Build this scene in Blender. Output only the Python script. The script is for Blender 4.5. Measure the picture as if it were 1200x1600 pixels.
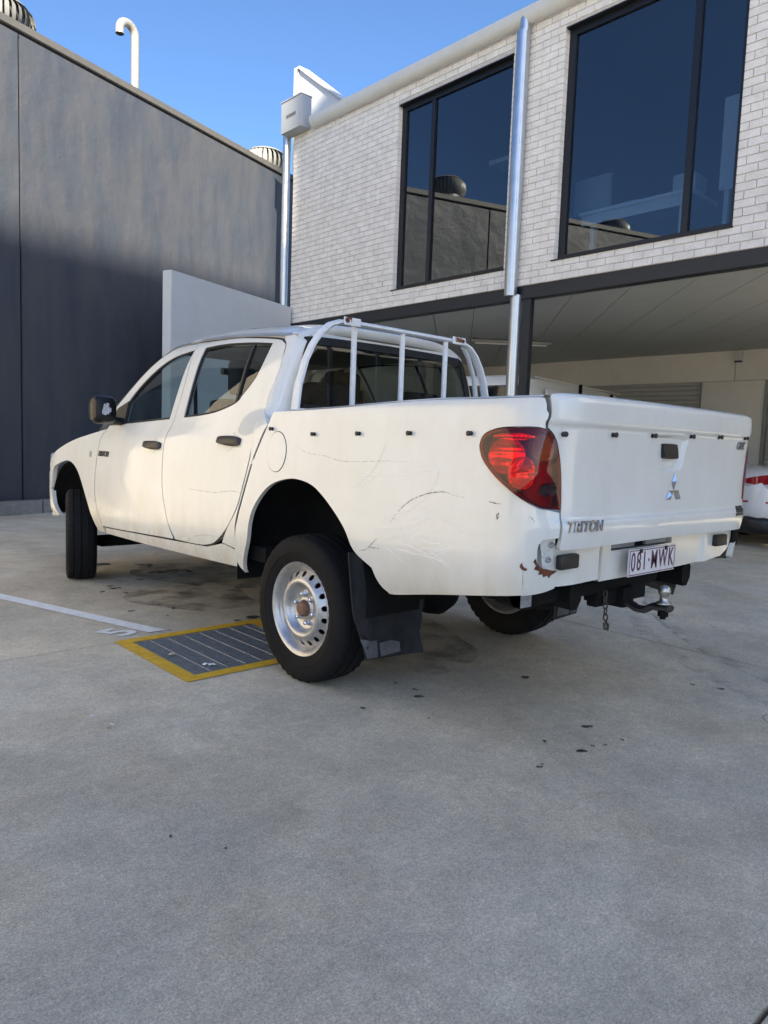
import bpy, bmesh, math, random
import numpy as np
from mathutils import Vector, Matrix, Euler
from mathutils.geometry import delaunay_2d_cdt
for o in list(bpy.data.objects): bpy.data.objects.remove(o, do_unlink=True)
SC = bpy.context.scene
COL = SC.collection
R = math.radians
# ------------------------------------------------------------------ camera
cd = bpy.data.cameras.new('camera'); cam = bpy.data.objects.new('camera', cd); COL.objects.link(cam)
_yaw, _pitch, _roll = .741, -.0935, .0366
_f = Vector((math.sin(_yaw)*math.cos(_pitch), math.cos(_yaw)*math.cos(_pitch), math.sin(_pitch)))
_r = Vector((math.cos(_yaw), -math.sin(_yaw), 0)); _u = _r.cross(_f)
_r2 = _r*math.cos(_roll)+_u*math.sin(_roll); _u2 = -_r*math.sin(_roll)+_u*math.cos(_roll)
cam.matrix_world = Matrix(((_r2.x,_u2.x,-_f.x,-2.8436),(_r2.y,_u2.y,-_f.y,-2.7467),(_r2.z,_u2.z,-_f.z,1.1284),(0,0,0,1)))
cd.sensor_fit = 'VERTICAL'; cd.sensor_height = 36.0; cd.sensor_width = 27.0
cd.lens = 1150/1600*36.0
cd.clip_start = .05; cd.clip_end = 2000
SC.camera = cam
# ------------------------------------------------------------------ sky, sun, exposure
SUN_AZ, SUN_EL = R(210.0), R(30.0)          # azimuth clockwise from +Y
w = bpy.data.worlds.new('World'); SC.world = w; w.use_nodes = True
wn = w.node_tree; bgn = wn.nodes['Background']
sky = wn.nodes.new('ShaderNodeTexSky'); sky.sky_type = 'NISHITA'; sky.sun_disc = False
sky.sun_elevation = SUN_EL; sky.sun_rotation = SUN_AZ; sky.air_density = 1.0; sky.dust_density = 1.2; sky.ozone_density = 7.3; sky.altitude = 0
hs = wn.nodes.new('ShaderNodeHueSaturation'); hs.inputs['Saturation'].default_value = 1.0; wn.links.new(sky.outputs[0], hs.inputs['Color'])
wn.links.new(hs.outputs[0], bgn.inputs[0]); bgn.inputs[1].default_value = .061
sl = bpy.data.lights.new('sun', 'SUN'); sl.energy = 5.0; sl.angle = R(.7); sl.color = (1, .89, .70)
so = bpy.data.objects.new('sun', sl); COL.objects.link(so)
_sd = Vector((math.sin(SUN_AZ)*math.cos(SUN_EL), math.cos(SUN_AZ)*math.cos(SUN_EL), math.sin(SUN_EL)))
so.rotation_euler = _sd.to_track_quat('Z', 'Y').to_euler(); so.location = (0, -20, 30)
SC.view_settings.view_transform = 'Standard'; SC.view_settings.look = 'None'
SC.view_settings.gamma = 1; SC.view_settings.use_curve_mapping = False
SC.view_settings.exposure = 2.0
# ------------------------------------------------------------------ materials
MATS = {}
def mat(name, col, rough=.5, metal=0., var=0., vscale=8., bump=0., bscale=200., spec=.5, coat=0., col2=None, streak=False, rvar=0., sp=0., spscale=900.):
    if name in MATS: return MATS[name]
    m = bpy.data.materials.new(name); m.use_nodes = True; nt = m.node_tree; b = nt.nodes['Principled BSDF']
    b.inputs['Roughness'].default_value = rough; b.inputs['Metallic'].default_value = metal
    b.inputs['Specular IOR Level'].default_value = spec; b.inputs['Coat Weight'].default_value = coat
    b.inputs['Coat Roughness'].default_value = .06
    c = (*col, 1); b.inputs['Base Color'].default_value = c
    if var or bump or sp or rvar:
        tc = nt.nodes.new('ShaderNodeNewGeometry'); vec = tc.outputs['Position']
        if streak:
            mp = nt.nodes.new('ShaderNodeMapping'); mp.inputs['Scale'].default_value = (1, 1, .12); nt.links.new(vec, mp.inputs[0]); svec = mp.outputs[0]
        else: svec = vec
    if var:
        n = nt.nodes.new('ShaderNodeTexNoise'); n.inputs['Scale'].default_value = vscale; n.inputs['Detail'].default_value = 8; n.inputs['Roughness'].default_value = .65
        nt.links.new(svec, n.inputs['Vector'])
        rp = nt.nodes.new('ShaderNodeValToRGB'); d = col2 or tuple(max(0, v*(1-var)) for v in col); u = tuple(min(1, v*(1+var*.6)) for v in col) if not col2 else col
        rp.color_ramp.elements[0].position = .32; rp.color_ramp.elements[0].color = (*d, 1); rp.color_ramp.elements[1].position = .68; rp.color_ramp.elements[1].color = (*u, 1)
        nt.links.new(n.outputs['Fac'], rp.inputs[0]); out = rp.outputs[0]
        if sp:
            n2 = nt.nodes.new('ShaderNodeTexNoise'); n2.inputs['Scale'].default_value = spscale; n2.inputs['Detail'].default_value = 3; nt.links.new(vec, n2.inputs['Vector'])
            mr = nt.nodes.new('ShaderNodeMapRange'); mr.inputs[1].default_value = .3; mr.inputs[2].default_value = .7; mr.inputs[3].default_value = 1-sp; mr.inputs[4].default_value = 1+sp; nt.links.new(n2.outputs['Fac'], mr.inputs[0])
            mx = nt.nodes.new('ShaderNodeVectorMath'); mx.operation = 'SCALE'; nt.links.new(out, mx.inputs[0]); nt.links.new(mr.outputs[0], mx.inputs['Scale']); out = mx.outputs[0]
        nt.links.new(out, b.inputs['Base Color'])
        if rvar:
            mr = nt.nodes.new('ShaderNodeMapRange'); mr.inputs[1].default_value = .3; mr.inputs[2].default_value = .7; mr.inputs[3].default_value = rough-rvar; mr.inputs[4].default_value = rough+rvar
            nt.links.new(n.outputs['Fac'], mr.inputs[0]); nt.links.new(mr.outputs[0], b.inputs['Roughness'])
    if bump:
        n3 = nt.nodes.new('ShaderNodeTexNoise'); n3.inputs['Scale'].default_value = bscale; n3.inputs['Detail'].default_value = 5; nt.links.new(vec, n3.inputs['Vector'])
        bp = nt.nodes.new('ShaderNodeBump'); bp.inputs['Strength'].default_value = bump; bp.inputs['Distance'].default_value = .01
        nt.links.new(n3.outputs['Fac'], bp.inputs['Height']); nt.links.new(bp.outputs[0], b.inputs['Normal'])
    MATS[name] = m; return m
def glass(name, tint, ior=1.5, rough=0.):
    """thin pane: tinted see-through plus mirror reflection by Fresnel"""
    if name in MATS: return MATS[name]
    m = bpy.data.materials.new(name); m.use_nodes = True; nt = m.node_tree; nt.nodes.clear()
    o = nt.nodes.new('ShaderNodeOutputMaterial'); mx = nt.nodes.new('ShaderNodeMixShader'); fr = nt.nodes.new('ShaderNodeFresnel')
    gm = nt.nodes.new('ShaderNodeNewGeometry'); mi = nt.nodes.new('ShaderNodeMapRange'); mi.inputs[3].default_value = ior; mi.inputs[4].default_value = 1/ior; nt.links.new(gm.outputs['Backfacing'], mi.inputs[0]); nt.links.new(mi.outputs[0], fr.inputs[0])   # a thin sheet reflects alike from both sides
    tr = nt.nodes.new('ShaderNodeBsdfTransparent'); tr.inputs[0].default_value = (*tint, 1); gl = nt.nodes.new('ShaderNodeBsdfGlossy'); gl.inputs['Roughness'].default_value = rough
    gl.inputs[0].default_value = (.95, .97, 1, 1)
    nt.links.new(fr.outputs[0], mx.inputs[0]); nt.links.new(tr.outputs[0], mx.inputs[1]); nt.links.new(gl.outputs[0], mx.inputs[2]); nt.links.new(mx.outputs[0], o.inputs[0])
    MATS[name] = m; return m
def decal(name, col, alpha, rough=.6, scale=60., thr=(.45, .6)):
    """worn mark: opaque only where the noise says so"""
    if name in MATS: return MATS[name]
    m = bpy.data.materials.new(name); m.use_nodes = True; nt = m.node_tree; b = nt.nodes['Principled BSDF']; b.inputs['Base Color'].default_value = (*col, 1); b.inputs['Roughness'].default_value = rough
    g = nt.nodes.new('ShaderNodeNewGeometry'); n = nt.nodes.new('ShaderNodeTexNoise'); n.inputs['Scale'].default_value = scale; n.inputs['Detail'].default_value = 6; nt.links.new(g.outputs['Position'], n.inputs['Vector'])
    mr = nt.nodes.new('ShaderNodeMapRange'); mr.inputs[1].default_value = thr[0]; mr.inputs[2].default_value = thr[1]; mr.inputs[3].default_value = 0; mr.inputs[4].default_value = alpha; nt.links.new(n.outputs['Fac'], mr.inputs[0]); nt.links.new(mr.outputs[0], b.inputs['Alpha'])
    MATS[name] = m; return m
# ------------------------------------------------------------------ mesh helpers
def tag(o, label=None, cat=None, group=None, kind=None):
    if label: o['label'] = label
    if cat: o['category'] = cat
    if group: o['group'] = group
    if kind: o['kind'] = kind
    return o
def empty(name, loc=(0,0,0), rz=0.):
    o = bpy.data.objects.new(name, None); COL.objects.link(o); o.location = loc; o.rotation_euler = (0,0,rz); o.empty_display_size = .1; return o
def link(name, me, parent=None, loc=None, rot=None):
    o = bpy.data.objects.new(name, me); COL.objects.link(o)
    if parent: o.parent = parent
    if loc is not None: o.location = loc
    if rot is not None: o.rotation_euler = rot
    return o
def mesh(name, V, F, m, parent=None, smooth=True, normals=None, angle=None, loc=None, rot=None):
    me = bpy.data.meshes.new(name); me.from_pydata([tuple(map(float, v)) for v in V], [], [tuple(int(i) for i in f) for f in F]); 
    if m: me.materials.append(m)
    if smooth: me.polygons.foreach_set('use_smooth', [True]*len(me.polygons))
    me.update()
    if normals is not None: me.normals_split_custom_set_from_vertices([tuple(map(float, n)) for n in normals])
    elif smooth and angle: me.set_sharp_from_angle(angle=R(angle))
    return link(name, me, parent, loc, rot)
def bmobj(name, bm, m, parent=None, smooth=False, angle=35, loc=None, rot=None):
    me = bpy.data.meshes.new(name); bmesh.ops.recalc_face_normals(bm, faces=bm.faces); bm.to_mesh(me); bm.free(); me.materials.append(m)
    if smooth: me.polygons.foreach_set('use_smooth', [True]*len(me.polygons)); me.set_sharp_from_angle(angle=R(angle))
    return link(name, me, parent, loc, rot)
def box(name, lo, hi, m, parent=None, bevel=0., seg=2, loc=None, rot=None):
    bm = bmesh.new(); bmesh.ops.create_cube(bm, size=1)
    for v in bm.verts: v.co = Vector([lo[i]+(v.co[i]+.5)*(hi[i]-lo[i]) for i in range(3)])
    if bevel: bmesh.ops.bevel(bm, geom=bm.edges[:], offset=bevel, segments=seg, affect='EDGES', profile=.6)
    return bmobj(name, bm, m, parent, smooth=bool(bevel), loc=loc, rot=rot)
def prism(name, poly, z0, z1, m, parent=None, bevel=0., loc=None, rot=None):
    bm = bmesh.new(); vs = [bm.verts.new((x, y, z0)) for x, y in poly]; f = bm.faces.new(vs)
    e = bmesh.ops.extrude_face_region(bm, geom=[f])
    for v in e['geom']:
        if isinstance(v, bmesh.types.BMVert): v.co.z = z1
    if bevel: bmesh.ops.bevel(bm, geom=bm.edges[:], offset=bevel, segments=2, affect='EDGES')
    return bmobj(name, bm, m, parent, smooth=bool(bevel), loc=loc, rot=rot)
def tube(name, pts, r, m, parent=None, n=12, square=False, cap=True, rx=None, up=(0,0,1)):
    """sweep a round (or rounded-square) section along a polyline"""
    P = [Vector(p) for p in pts]; V = []; F = []
    T = []
    for i in range(len(P)):
        a = P[min(i+1, len(P)-1)]-P[max(i-1, 0)]; T.append(a.normalized())
    nrm = Vector(up); 
    if abs(nrm.dot(T[0])) > .95: nrm = Vector((1,0,0)) if abs(T[0].x) < .9 else Vector((0,1,0))
    rr = r if hasattr(r, '__len__') else [r]*len(P)
    for i, p in enumerate(P):
        nrm = (nrm-T[i]*nrm.dot(T[i])).normalized(); b = T[i].cross(nrm)
        for k in range(n):
            a = 2*math.pi*(k+.5)/n; c, s = math.cos(a), math.sin(a)
            if square:
                q = (abs(c)**8+abs(s)**8)**(-1/8); c *= q; s *= q
            V.append(p+nrm*(s*rr[i])+b*(c*(rx or rr[i])))
    for i in range(len(P)-1):
        for k in range(n):
            k2 = (k+1) % n; F.append((i*n+k, i*n+k2, (i+1)*n+k2, (i+1)*n+k))
    if cap: F.append(tuple(range(n-1, -1, -1))); F.append(tuple((len(P)-1)*n+k for k in range(n)))
    return mesh(name, V, F, m, parent, smooth=True, angle=40)
def lathe_vf(prof, n=48):
    """profile list (a, r): axis along local +X"""
    V = []; F = []
    for k in range(n):
        t = 2*math.pi*k/n
        for a, r in prof: V.append((a, r*math.cos(t), r*math.sin(t)))
    q = len(prof)
    for k in range(n):
        k2 = (k+1) % n
        for i in range(q-1): F.append((k*q+i, k2*q+i, k2*q+i+1, k*q+i+1))
    return V, F
def inside(pt, poly):
    x, y = pt[...,0], pt[...,1]; c = np.zeros(x.shape, bool); n = len(poly)
    for i in range(n):
        x1, y1 = poly[i]; x2, y2 = poly[(i+1) % n]
        if y1 == y2: continue
        hit = ((y1 > y) != (y2 > y)) & (x < (x2-x1)*(y-y1)/(y2-y1)+x1); c ^= hit
    return c
def area(p): p = np.array(p); q = np.roll(p, -1, 0); return .5*np.sum(p[:,0]*q[:,1]-q[:,0]*p[:,1])
def smooth_poly(pts, ang=42, n=6):
    """Catmull-Rom through the points, corners sharper than ang kept"""
    P = np.array(pts, float); N = len(P); cor = []
    for i in range(N):
        a = P[i]-P[i-1]; b = P[(i+1) % N]-P[i]
        if math.degrees(abs(math.atan2(a[0]*b[1]-a[1]*b[0], a@b))) > ang: cor.append(i)
    out = []
    for i in range(N):
        p1, p2 = P[i], P[(i+1) % N]
        p0 = P[i-1] if i not in cor else 2*p1-p2
        p3 = P[(i+2) % N] if (i+1) % N not in cor else 2*p2-p1
        for t in np.linspace(0, 1, n, endpoint=False):
            out.append(.5*((2*p1)+(p2-p0)*t+(2*p0-5*p1+4*p2-p3)*t*t+(3*p1-p0-3*p2+p3)*t**3))
    return np.array(out)
def resample(P, d):
    out = []; N = len(P)
    for i in range(N):
        a, b = P[i], P[(i+1) % N]; L = np.linalg.norm(b-a)
        if L < 1e-6: continue
        k = max(1, int(math.ceil(L/d)))
        for j in range(k): out.append(a+(b-a)*j/k)
    return np.array(out)
def offset_poly(P, d):
    """positive d grows the polygon"""
    P = np.array(P, float)
    if area(P) < 0: P = P[::-1]
    out = []
    N = len(P)
    for i in range(N):
        a = P[i]-P[i-1]; b = P[(i+1) % N]-P[i]
        a = a/(np.linalg.norm(a)+1e-12); b = b/(np.linalg.norm(b)+1e-12)
        n1 = np.array([a[1], -a[0]]); n2 = np.array([b[1], -b[0]]); n = n1+n2; L = n@n
        n = n/L*2 if L > .3 else n2
        out.append(P[i]+n*d)
    return np.array(out)
def cdt(outline, holes, grid):
    o = resample(np.array(outline, float), grid*.7); hs = [resample(np.array(h, float), grid*.7) for h in holes]
    loops = [o]+hs; V = []; E = []
    for L in loops:
        b = len(V); V += [tuple(p) for p in L]; E += [(b+i, b+(i+1) % len(L)) for i in range(len(L))]
    lo, hi = o.min(0), o.max(0)
    gx, gy = np.meshgrid(np.arange(lo[0]+grid*.5, hi[0], grid), np.arange(lo[1]+grid*.5, hi[1], grid)); G = np.stack([gx.ravel(), gy.ravel()], 1)
    m = inside(G, o)
    for h in hs: m &= ~inside(G, h)
    G = G[m]
    allb = np.concatenate(loops)
    if len(G):
        d = np.sqrt(((G[:,None,:]-allb[None])**2).sum(-1)).min(1); G = G[d > grid*.42]
        V += [tuple(p) for p in G]
    r = delaunay_2d_cdt([Vector(v) for v in V], E, [], 1, 1e-6)
    W = np.array([(v.x, v.y) for v in r[0]]); T = [f for f in r[2]]
    C = np.array([W[list(f)].mean(0) for f in T]); k = inside(C, o)
    for h in hs: k &= ~inside(C, h)
    T = [f for f, q in zip(T, k) if q]
    return W, T, loops
def surf_panel(name, outline, fun, m, parent=None, holes=(), grid=.035, depth=.02, off=0., flip=False, mirror=False, thick=False):
    """sheet following fun(u,v,off)->xyz, with turned-in edges"""
    if area(outline) < 0: outline = np.array(outline)[::-1]
    W, T, loops = cdt(outline, holes, grid)
    P = fun(W[:,0], W[:,1], off); e = 1e-3
    du = fun(W[:,0]+e, W[:,1], off)-fun(W[:,0]-e, W[:,1], off); dv = fun(W[:,0], W[:,1]+e, off)-fun(W[:,0], W[:,1]-e, off)
    N = np.cross(du, dv); N /= np.linalg.norm(N, axis=1)[:,None]+1e-12
    O = fun(W[:,0], W[:,1], off+.01)-P
    if (N*O).sum() < 0: N = -N
    V = list(P); NN = list(N); F = []
    for f in T:
        a, b, c = [P[i] for i in f[:3]]; nf = np.cross(b-a, c-a)
        F.append(tuple(f) if nf@N[f[0]] > 0 else tuple(f[::-1]))
    for L in loops:
        b = len(V); n = len(L)
        A = fun(L[:,0], L[:,1], off); B = fun(L[:,0], L[:,1], off-depth)
        tn = np.roll(A, -1, 0)-np.roll(A, 1, 0); O2 = A-B; O2 /= np.linalg.norm(O2, axis=1)[:,None]; rn = np.cross(tn, O2); rn /= np.linalg.norm(rn, axis=1)[:,None]+1e-12
        V += list(A)+list(B); NN += list(rn)+list(rn)
        for i in range(n):
            j = (i+1) % n; fa = (b+i, b+j, b+n+j, b+n+i); a_, b_, c_ = V[fa[0]], V[fa[1]], V[fa[2]]
            F.append(fa if np.cross(b_-a_, c_-a_)@rn[i] > 0 else fa[::-1])
    V = np.array(V); NN = np.array(NN)
    if mirror:
        V = V*[-1,1,1]; NN = NN*[-1,1,1]; F = [f[::-1] for f in F]
    return mesh(name, V, F, m, parent, True, NN)
def text_vf(s, size=1., shear=0., extrude=.0, spacing=1., bold=0.):
    cu = bpy.data.curves.new('t', 'FONT'); cu.body = s; cu.size = size; cu.shear = shear; cu.extrude = extrude; cu.space_character = spacing; cu.offset = bold; cu.align_x = 'CENTER'; cu.align_y = 'CENTER'; cu.resolution_u = 4
    o = bpy.data.objects.new('t', cu); COL.objects.link(o); dg = bpy.context.evaluated_depsgraph_get(); me = bpy.data.meshes.new_from_object(o.evaluated_get(dg))
    V = np.array([tuple(v.co) for v in me.vertices]); F = [tuple(p.vertices) for p in me.polygons]
    bpy.data.objects.remove(o); bpy.data.curves.remove(cu); bpy.data.meshes.remove(me); return V, F
RND = random.Random(7)
def _cr(P,n=24):
    P=np.array(P,float); P=np.vstack([2*P[0]-P[1],P,2*P[-1]-P[-2]]); out=[]
    for i in range(1,len(P)-2):
        p0,p1,p2,p3=P[i-1:i+3]
        for t in np.linspace(0,1,n,endpoint=False):
            out.append(.5*((2*p1)+(p2-p0)*t+(2*p0-5*p1+4*p2-p3)*t*t+(3*p1-p0-3*p2+p3)*t**3))
    out.append(P[-2]); return np.array(out)
# body plan (left half), from the middle of the tail forward to the middle of the nose
_plan=_cr([(0,-1.376),(-.15,-1.3758),(-.4,-1.372),(-.62,-1.364),(-.745,-1.342),(-.822,-1.278),(-.857,-1.18),(-.868,-1.02),(-.875,-.6),(-.877,.3),(-.877,1.3),(-.875,2.2),(-.870,2.75),(-.866,3.1),(-.852,3.34),(-.80,3.56),(-.64,3.72),(-.36,3.8),(0,3.82),(.1,3.82)])
_sl=np.concatenate([[0],np.cumsum(np.linalg.norm(np.diff(_plan,axis=0),axis=1))])
_tan=np.gradient(_plan,axis=0); _tan/=np.linalg.norm(_tan,axis=1)[:,None]
def plan(s):
    s=np.asarray(s,float)
    x=np.interp(s,_sl,_plan[:,0]); y=np.interp(s,_sl,_plan[:,1])
    tx=np.interp(s,_sl,_tan[:,0]); ty=np.interp(s,_sl,_tan[:,1])
    return x,y,ty,-tx     # inward normal (path runs rear->left->front): (ty,-tx)
def s_of_y(y):
    m=(_plan[:,1]>-1.25)&(_plan[:,0]<-.6)&(_plan[:,1]<3.5)
    return np.interp(y,_plan[m,1],_sl[m])
def _sm(a,b,x): t=np.clip((x-a)/(b-a),0,1); return t*t*(3-2*t)
def _mk(tab):
    tab=np.array(tab,float); C=_cr(tab,8); return lambda z:np.interp(z,C[:,0],C[:,1])
prof_bed=_mk([(.4,.13),(.46,.085),(.52,.05),(.58,.022),(.65,.006),(.72,0),(.85,0),(1.0,.004),(1.1,.010),(1.18,.017),(1.23,.022),(1.262,.029),(1.280,.039),(1.290,.056),(1.296,.085),(1.302,.11)])
prof_tail=_mk([(.5,.07),(.6,.055),(.70,.040),(.745,.030),(.79,.016),(.84,.007),(.872,.006),(.884,.009),(.894,.016),(.92,.0185),(1.0,.020),(1.10,.017),(1.16,.013),(1.195,.0105),(1.207,.0095),(1.215,.0050),(1.223,.0010),(1.245,.0),(1.275,.000),(1.298,.002),(1.310,.010),(1.318,.03),(1.325,.07)])
prof_cab=_mk([(.36,.10),(.42,.06),(.47,.034),(.53,.016),(.6,.005),(.7,0),(.85,0),(.97,.005),(1.06,.014),(1.13,.028),(1.18,.046),(1.22,.062),(1.3,.092),(1.4,.130),(1.5,.170),(1.58,.206),(1.64,.238),(1.70,.278),(1.74,.32),(1.78,.37)])
def S(s,z,kind='cab',off=0.):
    """outer skin; off>0 moves outward"""
    s=np.asarray(s,float); sg=np.where(s<0,-1.,1.); x,y,nx,ny=plan(np.abs(s)); x=x*sg; nx=nx*sg
    z=np.asarray(z,float); zt=z+.019*y      # body sits slightly nose-down
    if kind=='bed':
        # blend from side profile to tail profile around the corner
        t=1-_sm(.70,.92,np.abs(s)); ins=(1-t)*prof_bed(zt)+t*prof_tail(z); wf=_sm(2.25,2.5,np.abs(s))*(zt<.72); ins=ins*(1-wf)+prof_cab(zt)*wf
    elif kind=='tail': ins=prof_tail(z)
    else:
        wc=(1-_sm(2.45,2.75,np.abs(s)))*_sm(1.9,2.1,np.abs(s))*(1-_sm(1.16,1.30,zt))*(zt>.72); ins=prof_cab(zt)*(1-wc)+prof_bed(zt)*wc
    d=ins-off
    return np.stack([x+nx*d,y+ny*d,np.asarray(z,float)+0*x],-1)
# outlines measured on the body skin, metres: (distance along the plan curve, height)
OUT = {
 'fdwin': [(4.209,1.19),(4.265,1.347),(4.168,1.447),(4.015,1.556),(3.85,1.626),(3.618,1.659),(3.556,1.223)],
 'rdwin': [(3.383,1.232),(3.486,1.663),(3.248,1.669),(2.948,1.654),(2.712,1.631),(2.711,1.558),(2.733,1.444),(2.8,1.355),(2.845,1.31),(3.007,1.265),(3.185,1.244)],
 'bar': [(2.916,1.645),(2.857,1.31)],
 'dtop': [(4.445,1.305),(4.319,1.422),(4.155,1.563),(3.982,1.672),(3.807,1.704),(3.626,1.715),(3.253,1.702),(2.985,1.685),(2.682,1.652),(2.613,1.632),(2.569,1.6)],
 'rdrear': [(2.569,1.6),(2.545,1.491),(2.548,1.36),(2.541,1.208),(2.542,1.058),(2.603,0.874),(2.658,0.761),(2.752,0.652),(2.87,0.569),(2.969,0.539),(3.093,0.527),(3.35,0.522)],
 'bgap': [(3.631,1.704),(3.493,1.204),(3.518,1.127),(3.506,0.937),(3.494,0.811),(3.463,0.712),(3.413,0.603),(3.364,0.52)],
 'fdfront': [(4.449,1.171),(4.508,1.096),(4.524,0.962),(4.543,0.812),(4.542,0.693),(4.509,0.591),(4.457,0.506),(4.413,0.48)],
 'silltop': [(4.413,0.48),(3.352,0.515),(2.971,0.535)],
 'sillbot': [(4.409,0.436),(3.799,0.438),(3.233,0.448),(2.694,0.46)],
 'bedgap': [(2.444,1.261),(2.464,1.208),(2.478,1.123),(2.509,0.996),(2.581,0.854),(2.636,0.73),(2.659,0.618),(2.684,0.479)],
 'farch': [(5.33,0.473),(5.474,0.553),(5.517,0.669),(5.452,0.825),(5.335,0.873),(5.139,0.909),(4.999,0.896),(4.881,0.839),(4.79,0.751),(4.707,0.649),(4.623,0.534),(4.543,0.435)],
 'bedtop': [(2.377,1.259),(1.955,1.271),(1.551,1.291),(1.301,1.299),(1.084,1.298),(0.866,1.301)],
 'arch': [(2.634,0.439),(2.61,0.501),(2.555,0.608),(2.533,0.706),(2.498,0.78),(2.428,0.855),(2.34,0.912),(2.226,0.942),(2.133,0.947),(2.024,0.928),(1.936,0.882),(1.849,0.818),(1.782,0.755),(1.722,0.672)],
 'bedgapB': [(2.377,1.259),(2.409,1.196),(2.464,1.104),(2.515,1.011),(2.588,0.843),(2.651,0.693),(2.684,0.592),(2.766,0.478)],
 'fuel': [(2.325,1.156),(2.232,1.11),(2.301,0.982),(2.395,1.027)],
 'hooks': [(2.364,1.176),(2.029,1.156),(1.722,1.163),(1.422,1.169),(1.121,1.173)],
 'bedbot': [(1.713,0.664),(1.643,0.66),(1.62,0.616),(1.595,0.551),(1.562,0.522),(1.518,0.516),(1.278,0.561),(0.915,0.62)],
 'lamp': [(1.074,1.122),(1.074,1.146),(1.062,1.169),(1.033,1.184),(0.985,1.195),(0.916,1.198),(0.856,1.198),(0.821,1.192),(0.803,1.181),(0.787,1.155),(0.774,1.116),(0.764,1.073),(0.757,1.026),(0.753,0.979),(0.751,0.924),(0.798,0.926),(0.832,0.93),(0.876,0.95),(0.923,0.977),(0.975,1.013),(1.022,1.051),(1.057,1.086)],
 'tgap': [(0.822,1.258),(0.815,1.246),(0.816,1.231),(0.823,1.215),(0.822,1.196)],
 'door_items': [(3.671,1.066),(2.778,1.112),(4.414,0.983),(4.649,0.975)],
}
# ================================================================== ground
def concrete(name, base, speck=.22):
    m = bpy.data.materials.new(name); m.use_nodes = True; nt = m.node_tree; b = nt.nodes['Principled BSDF']; L = nt.links.new
    g = nt.nodes.new('ShaderNodeNewGeometry').outputs['Position']
    def noise(sc, det, ro=.6, dist=0.):
        n = nt.nodes.new('ShaderNodeTexNoise'); n.inputs['Scale'].default_value = sc; n.inputs['Detail'].default_value = det; n.inputs['Roughness'].default_value = ro; n.inputs['Distortion'].default_value = dist; L(g, n.inputs['Vector']); return n.outputs['Fac']
    def rng(x, a, b_, c, d):
        r = nt.nodes.new('ShaderNodeMapRange'); r.inputs[1].default_value = a; r.inputs[2].default_value = b_; r.inputs[3].default_value = c; r.inputs[4].default_value = d; L(x, r.inputs[0]); return r.outputs[0]
    def mul(x, y):
        n = nt.nodes.new('ShaderNodeMath'); n.operation = 'MULTIPLY'; L(x, n.inputs[0]); L(y, n.inputs[1]); return n.outputs[0]
    v = mul(rng(noise(.7, 5, .6, .6), .35, .65, .80, 1.13), rng(noise(3.6, 8, .7, .3), .35, .65, .86, 1.10))
    v = mul(v, rng(noise(24, 5, .7), .35, .65, .90, 1.08))
    v = mul(v, rng(noise(70, 4, .8), .36, .64, .84, 1.14))
    v = mul(v, rng(noise(170, 3, .8), .34, .66, 1-speck, 1+speck))
    v = mul(v, rng(noise(520, 2, .8), .34, .66, 1-speck, 1+speck))
    mxn = nt.nodes.new('ShaderNodeMix'); mxn.data_type = 'RGBA'; L(rng(noise(1.3, 4, .6), .35, .65, 0, 1), mxn.inputs[0]); mxn.inputs[6].default_value = (*base, 1); mxn.inputs[7].default_value = (base[0]*1.04, base[1]*.985, base[2]*.92, 1)
    sc = nt.nodes.new('ShaderNodeVectorMath'); sc.operation = 'SCALE'; L(mxn.outputs[2], sc.inputs[0]); L(v, sc.inputs['Scale']); L(sc.outputs[0], b.inputs['Base Color'])
    L(rng(noise(5, 5), .3, .7, .62, .88), b.inputs['Roughness'])
    bp = nt.nodes.new('ShaderNodeBump'); bp.inputs['Strength'].default_value = .35; bp.inputs['Distance'].default_value = .004; L(noise(260, 5, .7), bp.inputs['Height']); L(bp.outputs[0], b.inputs['Normal'])
    return m
CONC = concrete('yard_concrete', (.60,.545,.425), .30)
ground = mesh('ground', [(-400,-400,-.16),(400,-400,-.16),(400,400,-.16),(-400,400,-.16)], [(0,1,2,3)], CONC, smooth=False); ground['kind'] = 'structure'
XB = [-60,-5.3,1.30,4.62,7.9,11.2,60]; YBK = [-60,-8.9,-5.6,-2.262,1.085,4.16,7.3,10.6,60]
GX0, GX1, GY0, GY1 = -1.192,-.445,.345,1.028            # drain opening
j = .006
for i in range(len(XB)-1):
    for k in range(len(YBK)-1):
        x0, x1, y0, y1 = XB[i]+j, XB[i+1]-j, YBK[k]+j, YBK[k+1]-j
        hole = x0 < GX0 and GX1 < x1 and y0 < GY0 and GY1 < y1
        if not hole:
            V = [(x0,y0,0),(x1,y0,0),(x1,y1,0),(x0,y1,0),(x0,y0,-.15),(x1,y0,-.15),(x1,y1,-.15),(x0,y1,-.15)]
            F = [(0,1,2,3),(0,4,5,1),(1,5,6,2),(2,6,7,3),(3,7,4,0)]
        else:
            V = [(x0,y0,0),(x1,y0,0),(x1,y1,0),(x0,y1,0),(x0,y0,-.15),(x1,y0,-.15),(x1,y1,-.15),(x0,y1,-.15),(GX0,GY0,0),(GX1,GY0,0),(GX1,GY1,0),(GX0,GY1,0),(GX0,GY0,-.15),(GX1,GY0,-.15),(GX1,GY1,-.15),(GX0,GY1,-.15)]
            F = [(0,1,9,8),(1,2,10,9),(2,3,11,10),(3,0,8,11),(0,4,5,1),(1,5,6,2),(2,6,7,3),(3,7,4,0),(8,9,13,12),(9,10,14,13),(10,11,15,14),(11,8,12,15)]
        mesh('concrete_slab', V, F, CONC, ground, smooth=False)
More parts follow.
